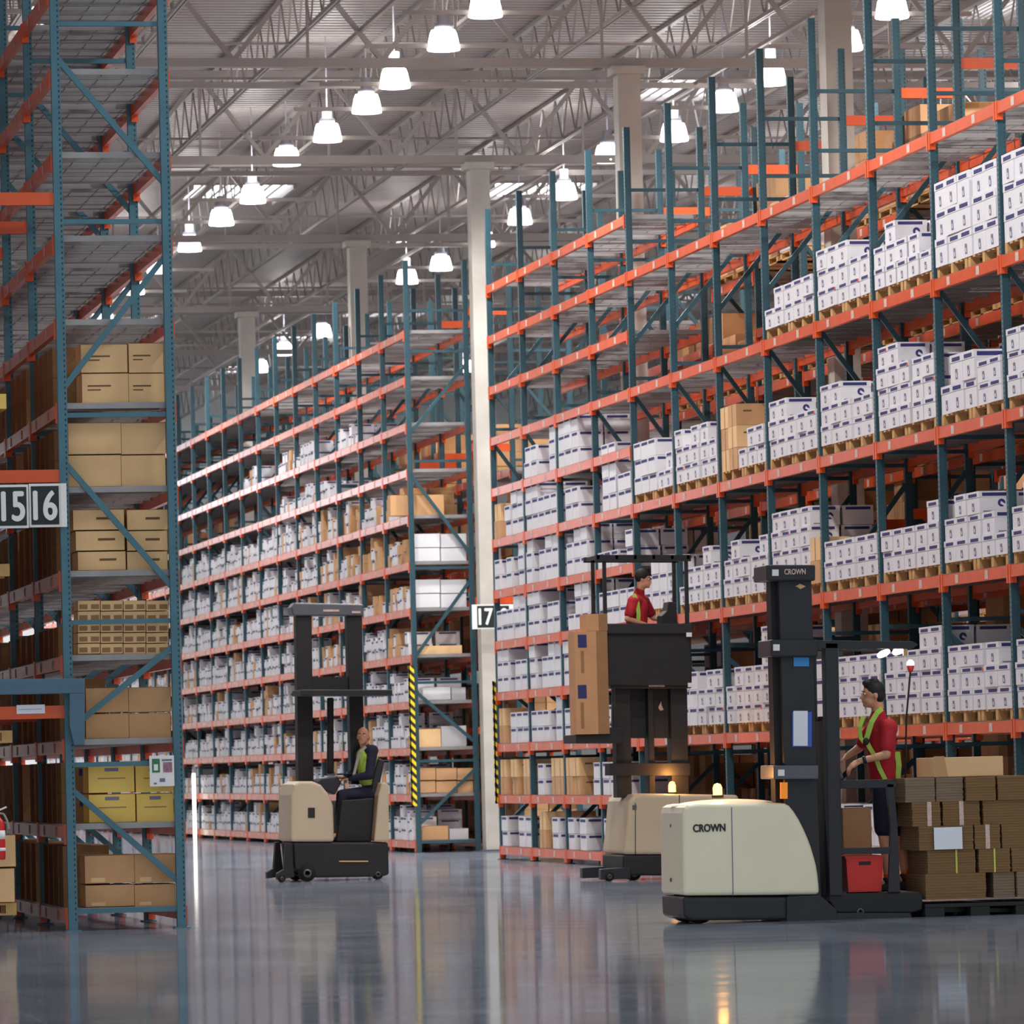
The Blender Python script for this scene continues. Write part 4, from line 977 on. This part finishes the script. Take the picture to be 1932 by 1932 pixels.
slab('fork_carriage', t2, [(1090, 1402), (1180, 1402), (1180, 1372), (1150, 1372), (1148, 1384), (1090, 1386)], Y, Y + .1, Y + .9, 'black_matte', .01)
m = MB(); pts = [W(1110, 1270, Y + .1), W(1122, 1300, Y + .1), W(1116, 1330, Y + .1), W(1132, 1360, Y + .1), W(1150, 1352, Y + .1)]; m.tube(pts, .02, 'black_matte'); pts = [W(1124, 1255, Y + .1), W(1127, 1310, Y + .1), W(1122, 1372, Y + .1)]; m.tube(pts, .025, 'black_steel'); obj('hydraulic_hose', m, t2)
zt = W(1268, 1499, Y).z; c = W(1268, 1486, Y + .15)
m = MB(); m.lathe([(.06, zt - .01), (.06, zt + .02), (.05, zt + .03)], 'black_matte', (c.x, Y + .15, 0), 14); o = obj('beacon_base', m, t2, True)
m = MB(); m.lathe([(.045, zt + .03), (.045, zt + .11), (.03, zt + .15), (.001, zt + .16)], 'beacon', (c.x, Y + .15, 0), 14); obj('beacon_lens', m, o, True)
l = bpy.data.objects.new('beacon_light', bl); COL.objects.link(l); l.location = (c.x, Y + .15, zt + .24)
zf = W(1100, 1386, Y + .1).z
a = W(1090, 1386, Y); b = W(1147, 1190, Y)
m = MB(); m.box(a.x, b.x, Y + .05, Y + .45, zf + .003, b.z, 'brown_carton')
m.quad((a.x + .27, Y + .049, zf + .003), (b.x, Y + .049, zf + .003), (b.x, Y + .049, b.z), (a.x + .27, Y + .049, b.z), 'brown_dull')  # darker right part: shade of a side face painted on the front
for y0, y1 in ((1222, 1197), (1318, 1292)):
    p, q = W(1092, y0, Y), W(1108, y1, Y); m.quad((p.x, Y + .047, p.z), (q.x, Y + .047, p.z), (q.x, Y + .047, q.z), (p.x, Y + .047, q.z), 'navy')
for y0, y1 in ((1270, 1228), (1375, 1325)):
    p, q = W(1098, y0, Y), W(1103, y1, Y); m.quad((p.x, Y + .047, p.z), (q.x, Y + .047, p.z), (q.x, Y + .047, q.z), (p.x, Y + .047, q.z), 'brown_dull')
tag(obj('tall_carton', m), 'very tall brown carton with navy labels held on raised forks', 'carton')
p = W(1108, 1188, Y); q = W(1148, 1155, Y)
m = MB(); m.box(p.x, q.x, Y + .08, Y + .45, b.z + .003, b.z + .003 + q.z - p.z, 'brown_carton'); m.quad((p.x + .16, Y + .079, b.z + .004), (q.x, Y + .079, b.z + .004), (q.x, Y + .079, b.z + q.z - p.z), (p.x + .16, Y + .079, b.z + q.z - p.z), 'brown_dull')  # right part darker again, side-face shade put into the colour
tag(obj('flat_carton', m), 'shorter brown carton lying across top of the very tall one', 'carton')

# --- truck with the seated operator in the cross aisle
Y = 68.5; YB = 69.6
c = W(640, 1665, Y)
t3 = thing('sit_down_reach_truck', 'beige and black reach truck with seated man, in the cross aisle', 'forklift', (c.x, Y, 0))
slab('front_cover', t3, [(548, 1588), (548, 1500), (554, 1480), (566, 1474), (590, 1474), (606, 1481), (620, 1498), (629, 1520), (631, 1588)], Y, Y, YB, 'truck_beige_dull', .04)
m = MB(); slab('', None, rc(581, 1524, 594, 1543), Y, Y - .01, Y + .01, 'black_matte', mb=m); obj('cover_recess', m, t3, bevel=.004)
slab('rear_cover', t3, [(706, 1587), (734, 1587), (734, 1482), (726, 1475), (720, 1478), (714, 1500)], Y, Y, YB, 'truck_beige_dull', .02)
slab('chassis', t3, [(553, 1589), (733, 1589), (735, 1650), (722, 1654), (600, 1656), (556, 1640)], Y, Y + .02, YB - .02, 'black_matte', .03)
slab('seat_box', t3, [(640, 1589), (706, 1589), (712, 1505), (650, 1510)], Y, Y + .25, YB - .02, 'black_matte', .02)
slab('seat_back', t3, [(706, 1505), (720, 1500), (733, 1435), (722, 1430), (712, 1462)], Y, Y + .3, Y + .8, 'black_steel', .02)
m = MB(); slab('', None, rc(640, 1624, 695, 1626), Y, Y + .005, Y + .02, 'tan_carton', mb=m); obj('chassis_trim', m, t3)
slab('outrigger', t3, [(523, 1660), (556, 1655), (548, 1590), (540, 1590), (536, 1640), (523, 1648)], Y, Y, Y + .14, 'black_matte', .01)
slab('outrigger', t3, [(523, 1660), (556, 1655), (548, 1590), (540, 1590), (536, 1640), (523, 1648)], Y, YB - .14, YB, 'black_matte', .01)
wheel('front_wheel', t3, 580, 1651, 16, Y, Y - .02, Y + .14); wheel('front_wheel', t3, 580, 1651, 16, Y, YB - .14, YB + .02); wheel('rear_wheel', t3, 714, 1656, 10, Y, Y + .02, Y + .16)
wheel('outrigger_wheel', t3, 532, 1660, 7, Y, Y - .01, Y + .1)
slab('mast_rail', t3, [(563, 1480), (592, 1480), (588, 1160), (559, 1160)], Y + .8, Y + .8, Y + 1.05, 'black_matte', .008)
slab('mast_rail', t3, [(663, 1480), (688, 1480), (683, 1160), (655, 1160)], Y + .8, Y + .8, Y + 1.05, 'black_matte', .008)
slab('mast_cap', t3, [(553, 1162), (686, 1162), (686, 1140), (556, 1137), (549, 1146)], Y + .75, Y + .75, Y + 1.1, 'grey_steel', .02)
m = MB(); slab('', None, rc(610, 1150, 640, 1154), Y + .75, Y + .74, Y + .752, 'label', mb=m); slab('', None, rc(664, 1153, 680, 1157), Y + .75, Y + .74, Y + .752, 'label', mb=m); obj('cap_marking', m, t3)
slab('mast_crossbar', t3, rc(553, 1303, 724, 1314), Y + .75, Y + .05, Y + .85, 'black_matte', .01)
slab('mast_plate', t3, rc(586, 1277, 660, 1304), Y + .85, Y + .85, Y + .9, 'black_matte')
slab('lift_cylinder', t3, rc(618, 1316, 630, 1460), Y + .85, Y + .85, Y + .93, 'black_matte', .02)
slab('guard_strut', t3, [(598, 1420), (602, 1420), (596, 1318), (592, 1318)], Y, Y + .9, Y + .94, 'black_matte')
slab('control_panel', t3, [(596, 1482), (640, 1500), (652, 1476), (644, 1464), (615, 1468)], Y, Y + .35, Y + .9, 'black_steel', .02)
m = MB(); c = W(651, 1462, Y + .4); m.lathe([(.1, 0), (.12, .012), (.1, .024), (.09, .012), (.1, 0)], 'black_matte', (c.x, c.y, c.z), 18); obj('steering_wheel', m, t3, True)

# ------------------------------------------------------------------ people
def figure(name, mb, parent, vox, m, smooth=6, cut=None):
    """one continuous surface grown from limb volumes"""
    o = obj(name, mb, parent)
    r = o.modifiers.new('remesh', 'REMESH'); r.mode = 'VOXEL'; r.voxel_size = vox; r.use_smooth_shade = True
    s = o.modifiers.new('smooth', 'SMOOTH'); s.iterations = smooth; s.factor = 0.5
    me = bpy.data.meshes.new_from_object(o.evaluated_get(bpy.context.evaluated_depsgraph_get()))
    o.modifiers.clear(); o.data = me; me.materials.clear(); me.materials.append(MATS[m])
    me.polygons.foreach_set('use_smooth', [True] * len(me.polygons))
    return o
def head(mb, c, fwd, s=1.0):
    """c: centre of head; fwd: horizontal facing direction"""
    f = Vector(fwd).normalized(); l = Vector((0, 0, 1)).cross(f); u = Vector((0, 0, 1)); c = Vector(c)
    rot = Matrix((f, l, u)).transposed()
    mb.ell(c + u * .018 * s - f * .008 * s, .098 * s, .077 * s, .105 * s, 'skin', rot=rot)
    mb.ell(c - u * .055 * s + f * .028 * s, .068 * s, .058 * s, .062 * s, 'skin', rot=rot)
    mb.ell(c - u * .092 * s + f * .068 * s, .025 * s, .028 * s, .022 * s, 'skin', rot=rot)
    mb.cap(c + f * .088 * s + u * .012 * s, .010 * s, c + f * .112 * s - u * .026 * s, .014 * s, 'skin')
    mb.ell(c + f * .085 * s - u * .056 * s, .018 * s, .026 * s, .013 * s, 'skin', rot=rot)
    mb.ell(c + f * .078 * s + u * .034 * s, .018 * s, .05 * s, .010 * s, 'skin', rot=rot)
    for q in (-1, 1): mb.ell(c + l * q * .078 * s - f * .008 * s - u * .01 * s, .018 * s, .010 * s, .030 * s, 'skin', rot=rot)
def eyes(parent, c, fwd, s=1.0):
    f = Vector(fwd).normalized(); l = Vector((0, 0, 1)).cross(f); u = Vector((0, 0, 1)); c = Vector(c)
    m = MB()
    for q in (-1, 1):
        m.ell(c + f * .083 * s + l * q * .032 * s + u * .010 * s, .012 * s, .012 * s, .008 * s, 'sign_white', 8, 6)
        m.ell(c + f * .092 * s + l * q * .032 * s + u * .010 * s, .005 * s, .006 * s, .006 * s, 'hair', 8, 6)
        m.cap(c + f * .092 * s + l * q * .018 * s + u * .034 * s, .005 * s, c + f * .084 * s + l * q * .048 * s + u * .034 * s, .004 * s, 'hair', 8, 2)
    obj('eyes', m, parent, True)
def hand(mb, wrist, d, down, side, curl=0.8, s=1.0):
    """palm from wrist along d; down = palm normal; side = thumb side"""
    w = Vector(wrist); d = Vector(d).normalized(); n = Vector(down).normalized(); t = Vector(side).normalized()
    k = w + d * .085 * s
    for q in range(4):
        o = t * ((1.5 - q) * .020 * s)
        mb.cap(w + o * .6, .016 * s, k + o, .0125 * s, 'skin', 8, 2)
        L = (.040, .044, .041, .032)[q] * s; p = k + o
        a = p + (d * math.cos(curl * .7) + n * math.sin(curl * .7)) * L
        b = a + (d * math.cos(curl * 1.7) + n * math.sin(curl * 1.7)) * L * .72
        e = b + (d * math.cos(curl * 2.5) + n * math.sin(curl * 2.5)) * L * .5
        mb.cap(p, .0095 * s, a, .0088 * s, 'skin', 8, 2); mb.cap(a, .0088 * s, b, .008 * s, 'skin', 8, 2); mb.cap(b, .008 * s, e, .007 * s, 'skin', 8, 2)
    p = w + d * .022 * s + t * .026 * s; a = p + (d * .6 + t * .7 + n * .25).normalized() * .042 * s; b = a + (d * .85 + t * .1 + n * .5).normalized() * .032 * s
    mb.cap(p, .014 * s, a, .011 * s, 'skin', 8, 2); mb.cap(a, .011 * s, b, .009 * s, 'skin', 8, 2)

# standing man in the red shirt, on the truck platform
Yp = 46.62
def Q(px, py, dy=0.0): return W(px, py, Yp + dy)
foot = Q(1690, 1684); fz = W(1690, 1684, 46.0).z
man = thing('standing_worker', 'man in red polo shirt with lime harness and navy shorts, operating the truck', 'person', (foot.x, Yp, fz))
hc = Q(1646, 1311); fw = (-1, -.05, -0.0)
neck = Q(1656, 1340); chest = Q(1662, 1385); waist = Q(1662, 1440); pel = Q(1666, 1482)
shN, shF = Q(1677, 1372, -.19), Q(1650, 1372, .19); elN, elF = Q(1672, 1424, -.27), Q(1620, 1412, .25); wrN, wrF = Q(1622, 1436, -.22), Q(1596, 1428, .20)
hipN, hipF = Q(1668, 1492, -.09), Q(1670, 1490, .09); knN, knF = Q(1668, 1577, -.10), Q(1696, 1577, .12); anN, anF = Q(1676, 1662, -.10), Q(1708, 1655, .12)
B = MB(); head(B, hc, fw)
B.cap(neck + Vector((0.0, 0, .05)), .056, neck - Vector((0, 0, .06)), .062, 'skin')
B.cap(chest, .125, waist, .11, 'skin', flat=1.25, side=(0, 1, 0)); B.cap(shN, .07, shF, .07, 'skin'); B.cap(waist, .11, pel, .12, 'skin', flat=1.2, side=(0, 1, 0))
for sh, el, wr, sd in ((shN, elN, wrN, 1), (shF, elF, wrF, -1)):
    B.cap(sh, .052, el, .041, 'skin'); B.cap(el, .041, wr, .027, 'skin')
    hand(B, wr, (wr - el).normalized() + Vector((0, 0, -.35)), (0, 0, -1), (0, sd * .8, .5), .75)
for hp, kn, an in ((hipN, knN, anN), (hipF, knF, anF)):
    B.cap(hp, .092, kn, .058, 'skin'); B.cap(kn, .056, kn + (an - kn) * .35 + Vector((.015, 0, 0)), .058, 'skin'); B.cap(kn + (an - kn) * .35 + Vector((.012, 0, 0)), .056, an, .036, 'skin')
    B.cap(an, .036, an + Vector((-.13, 0, -.05)), .034, 'skin')
skin1 = figure('body', B, man, .0075, 'skin')
eyes(man, hc, fw)
B = MB(); f = Vector(fw).normalized()
B.ell(hc + Vector((.018, 0, .040)), .100, .084, .098, 'hair'); B.ell(hc + Vector((.052, 0, -.008)), .062, .080, .075, 'hair'); B.cap(hc + Vector((-.062, 0, .108)), .030, hc + Vector((.03, 0, .125)), .030, 'hair', flat=2.0, side=(0, 1, 0))
figure('hair', B, man, .008, 'hair')
B = MB(); B.cap(chest + Vector((.0, 0, .02)), .140, waist, .126, 'red_shirt', flat=1.28, side=(0, 1, 0)); B.cap(waist, .127, pel + Vector((0, 0, .06)), .124, 'red_shirt', flat=1.22, side=(0, 1, 0))
B.cap(shN + Vector((0, 0, -.012)), .085, shF + Vector((0, 0, -.012)), .085, 'red_shirt'); B.cap(neck - Vector((-.005, 0, .02)), .066, neck - Vector((0, 0, .10)), .095, 'red_shirt')
for sh, el in ((shN, elN), (shF, elF)): B.cap(sh, .080, sh + (el - sh) * .72, .066, 'red_shirt')
figure('polo_shirt', B, man, .009, 'red_shirt')
B = MB(); B.cap(pel + Vector((0, 0, .02)), .132, pel, .132, 'navy_cloth', flat=1.2, side=(0, 1, 0))
for hp, kn in ((hipN, knN), (hipF, knF)): B.cap(hp, .112, hp + (kn - hp) * .83, .092, 'navy_cloth')
figure('shorts', B, man, .009, 'navy_cloth')
for an, dy in ((anN, 0), (anF, 0)):
    m = MB(); m.cap(an + Vector((0, 0, .055)), .042, an + Vector((0, 0, -.01)), .044, 'orange', 12); obj('sock', m, man, True)
    m = MB(); z0 = fz + .03; m.cap((an.x + .03, an.y, z0 + .012), .042, (an.x - .15, an.y, z0 + .005), .036, 'black_matte', 12, 3, 1.15, (0, 1, 0)); m.cap((an.x + .03, an.y, z0 + .01), .04, (an.x - .01, an.y, an.z), .05, 'black_matte', 12); m.box(an.x - .17, an.x + .07, an.y - .045, an.y + .045, fz + .001, fz + .02, 'rubber')
    figure('shoe', m, man, .009, 'black_matte', 3)
# harness: straps run over the shirt
def strap(name, pts, w, m, parent, th=.008, up=(0, 1, 0)):
    k = MB()
    for a, b in zip(pts, pts[1:]): k.bar(a, b, th, w, m, up)
    return obj(name, k, parent)
yo = -.205
st = [Q(1664, 1337, yo + .05), Q(1655, 1345, yo), Q(1645, 1362, yo - .02), Q(1638, 1385, yo - .01), Q(1634, 1397, yo)]
def flat_strap(name, pts, w, m, parent):
    """ribbon in the plane facing -y"""
    k = MB(); 
    for a, b in zip(pts, pts[1:]):
        d = (b - a).normalized(); n = Vector((-d.z, 0, d.x)).normalized() * w / 2; e = d * w * .15; y = Vector((0, .014, 0))
        A, Bq = a - e, b + e
        k.add([A - n, Bq - n, Bq + n, A + n, A - n + y, Bq - n + y, Bq + n + y, A + n + y], [(0, 1, 2, 3), (7, 6, 5, 4), (0, 4, 5, 1), (1, 5, 6, 2), (2, 6, 7, 3), (3, 7, 4, 0)], m)
    return obj(name, k, parent)
flat_strap('harness_strap', st, .045, 'lime', man)
flat_strap('harness_strap', [Q(1634, 1397, yo), Q(1642, 1412, yo + .01), Q(1652, 1428, yo + .02), Q(1660, 1450, yo + .03), Q(1670, 1470, yo + .02)], .04, 'lime', man)
flat_strap('harness_strap', [Q(1630, 1352, -.08), Q(1622, 1372, -.12), Q(1624, 1392, -.14), Q(1630, 1400, -.16)], .035, 'lime', man)
flat_strap('harness_strap', [Q(1693, 1420, -.06), Q(1696, 1445, -.08), Q(1694, 1470, -.08), Q(1690, 1492, -.10)], .05, 'lime', man)
m = MB(); c = Q(1634, 1399, yo - .005); m.ell(c, .03, .012, .035, 'black_matte', 10, 6); obj('chest_buckle', m, man, True)
m = MB(); a = wrN + (elN - wrN) * .12; b = wrN + (elN - wrN) * .24; m.cap(a, .036, b, .038, 'black_steel', 12, 0); obj('wristwatch', m, man, True)

# seated man in the lime vest
Yp = 69.0
man = thing('seated_driver', 'bald man in lime safety vest and navy clothes sitting at the truck controls', 'person', (W(685, 1505, Yp).x, Yp, W(685, 1505, Yp).z))
hc = Q(685, 1389, -.05); fw = (-.35, -.94, 0)
neck = Q(689, 1405); chest = Q(694, 1428); waist = Q(698, 1472); pel = Q(700, 1494)
shN, shF = Q(703, 1416, -.2), Q(680, 1416, .2); elN, elF = Q(697, 1463, -.26), Q(668, 1460, .22); wrN, wrF = Q(660, 1468, -.12), Q(652, 1466, .12)
knN, knF = Q(648, 1500, -.10), Q(645, 1500, .12); anN, anF = Q(642, 1574, -.10), Q(638, 1572, .12)
B = MB(); head(B, hc, fw, .98); B.cap(hc - Vector((0, -.02, .06)), .055, neck - Vector((0, 0, .05)), .06, 'skin')
B.cap(chest, .12, waist, .115, 'skin', flat=1.25, side=(0, 1, 0)); B.cap(shN, .065, shF, .065, 'skin')
for sh, el, wr, sd in ((shN, elN, wrN, 1), (shF, elF, wrF, -1)):
    B.cap(sh, .05, el, .04, 'skin'); B.cap(el, .04, wr, .027, 'skin'); hand(B, wr, (-1, .1, -.1), (0, 0, -1), (0, sd, .3), .8)
B.cap(waist, .115, pel, .125, 'skin', flat=1.2, side=(0, 1, 0))
for dy, kn, an in ((-.1, knN, anN), (.1, knF, anF)):
    B.cap(pel + Vector((0, dy, -.02)), .09, kn, .06, 'skin'); B.cap(kn, .058, an, .037, 'skin'); B.cap(an, .036, an + Vector((-.13, 0, -.04)), .034, 'skin')
figure('body', B, man, .009, 'skin_far'); eyes(man, hc, fw, .98)
B = MB(); B.ell(hc + Vector((.02, .045, -.02)), .083, .055, .05, 'hair'); figure('hair', B, man, .01, 'brown_dull')
B = MB(); B.cap(chest, .132, waist, .127, 'navy_cloth', flat=1.27, side=(0, 1, 0)); B.cap(shN, .08, shF, .08, 'navy_cloth'); B.cap(neck - Vector((0, 0, .03)), .068, chest, .08, 'navy_cloth')
for sh, el, wr in ((shN, elN, wrN), (shF, elF, wrF)): B.cap(sh, .072, el, .06, 'navy_cloth'); B.cap(el, .06, wr, .042, 'navy_cloth')
figure('jumper', B, man, .01, 'navy_cloth')
B = MB(); B.cap(pel, .14, pel + Vector((0, 0, .05)), .13, 'navy_cloth', flat=1.2, side=(0, 1, 0))
for dy, kn, an in ((-.1, knN, anN), (.1, knF, anF)): B.cap(pel + Vector((0, dy, -.02)), .105, kn, .077, 'navy_cloth'); B.cap(kn, .075, an + Vector((0, 0, .02)), .06, 'navy_cloth')
figure('trousers', B, man, .01, 'navy_cloth')
for an in (anN, anF):
    m = MB(); m.cap(an + Vector((.03, 0, -.05)), .042, an + Vector((-.15, 0, -.06)), .035, 'black_matte', 12); figure('shoe', m, man, .01, 'rubber', 2)
B = MB(); B.cap(chest + Vector((-.012, 0, 0)), .146, waist + Vector((-.01, 0, .02)), .142, 'lime', flat=1.2, side=(0, 1, 0)); B.cap(chest + Vector((.03, -.1, .10)), .062, chest + Vector((-.02, -.13, -.02)), .062, 'lime'); B.cap(chest + Vector((.03, .1, .10)), .062, chest + Vector((-.02, .13, -.02)), .062, 'lime')
figure('safety_vest', B, man, .01, 'lime')
m = MB(); a = chest + Vector((-.06, -.165, .09)); flat_strap('reflective_band', [Q(690, 1409, -.24), Q(680, 1418, -.24), Q(674, 1436, -.2), Q(668, 1462, -.18)], .035, 'grey_tape', man)

# raised operator seen through the cab guard
Yp = 64.2
bs = W(1205, 1292, Yp)
man = thing('raised_cab_worker', 'person in dark red shirt with lime strap standing in the raised cab', 'person', (bs.x, Yp, bs.z))
hc = Q(1213, 1092); fw = (.9, -.3, -.2)
neck = Q(1206, 1110); chest = Q(1202, 1145); waist = Q(1200, 1190); pel = Q(1200, 1215); shN, shF = Q(1196, 1135, -.2), Q(1214, 1135, .2); elN, elF = Q(1184, 1168, -.25), Q(1232, 1165, .22); wrN, wrF = Q(1222, 1180, -.2), Q(1262, 1172, .12)
B = MB(); head(B, hc, fw, .95); B.cap(hc - Vector((.02, 0, .06)), .055, neck - Vector((0, 0, .06)), .06, 'skin'); B.cap(chest, .12, pel, .12, 'skin', flat=1.25, side=(0, 1, 0)); B.cap(shN, .06, shF, .06, 'skin')
for sh, el, wr in ((shN, elN, wrN), (shF, elF, wrF)): B.cap(sh, .05, el, .04, 'skin'); B.cap(el, .04, wr, .027, 'skin'); hand(B, wr, (1, .1, -.1), (0, 0, -1), (0, -1, .3), .8)
for dy in (-.1, .1): B.cap(pel + Vector((0, dy, 0)), .09, (pel.x, Yp + dy, bs.z + .42), .06, 'skin'); B.cap((pel.x, Yp + dy, bs.z + .42), .057, (pel.x, Yp + dy, bs.z + .1), .037, 'skin')
figure('body', B, man, .01, 'skin_far'); eyes(man, hc, fw, .95)
B = MB(); B.ell(hc + Vector((-.015, 0, .035)), .095, .08, .095, 'hair'); figure('hair', B, man, .01, 'hair')
B = MB(); B.cap(chest, .138, pel, .13, 'red_shirt', flat=1.28, side=(0, 1, 0)); B.cap(shN, .085, shF, .085, 'red_shirt'); B.cap(neck - Vector((0, 0, .05)), .07, chest, .09, 'red_shirt')
for sh, el in ((shN, elN), (shF, elF)): B.cap(sh, .08, sh + (el - sh) * .7, .066, 'red_shirt')
figure('polo_shirt', B, man, .01, 'red_shirt')
B = MB(); B.cap(pel, .13, pel + Vector((0, 0, .03)), .13, 'navy_cloth', flat=1.2, side=(0, 1, 0))
for dy in (-.1, .1): B.cap(pel + Vector((0, dy, 0)), .1, (pel.x, Yp + dy, bs.z + .45), .085, 'navy_cloth')
figure('shorts', B, man, .011, 'navy_cloth')
flat_strap('harness_strap', [Q(1196, 1122, -.26), Q(1203, 1138, -.27), Q(1205, 1160, -.26), Q(1204, 1178, -.24)], .05, 'lime', man)
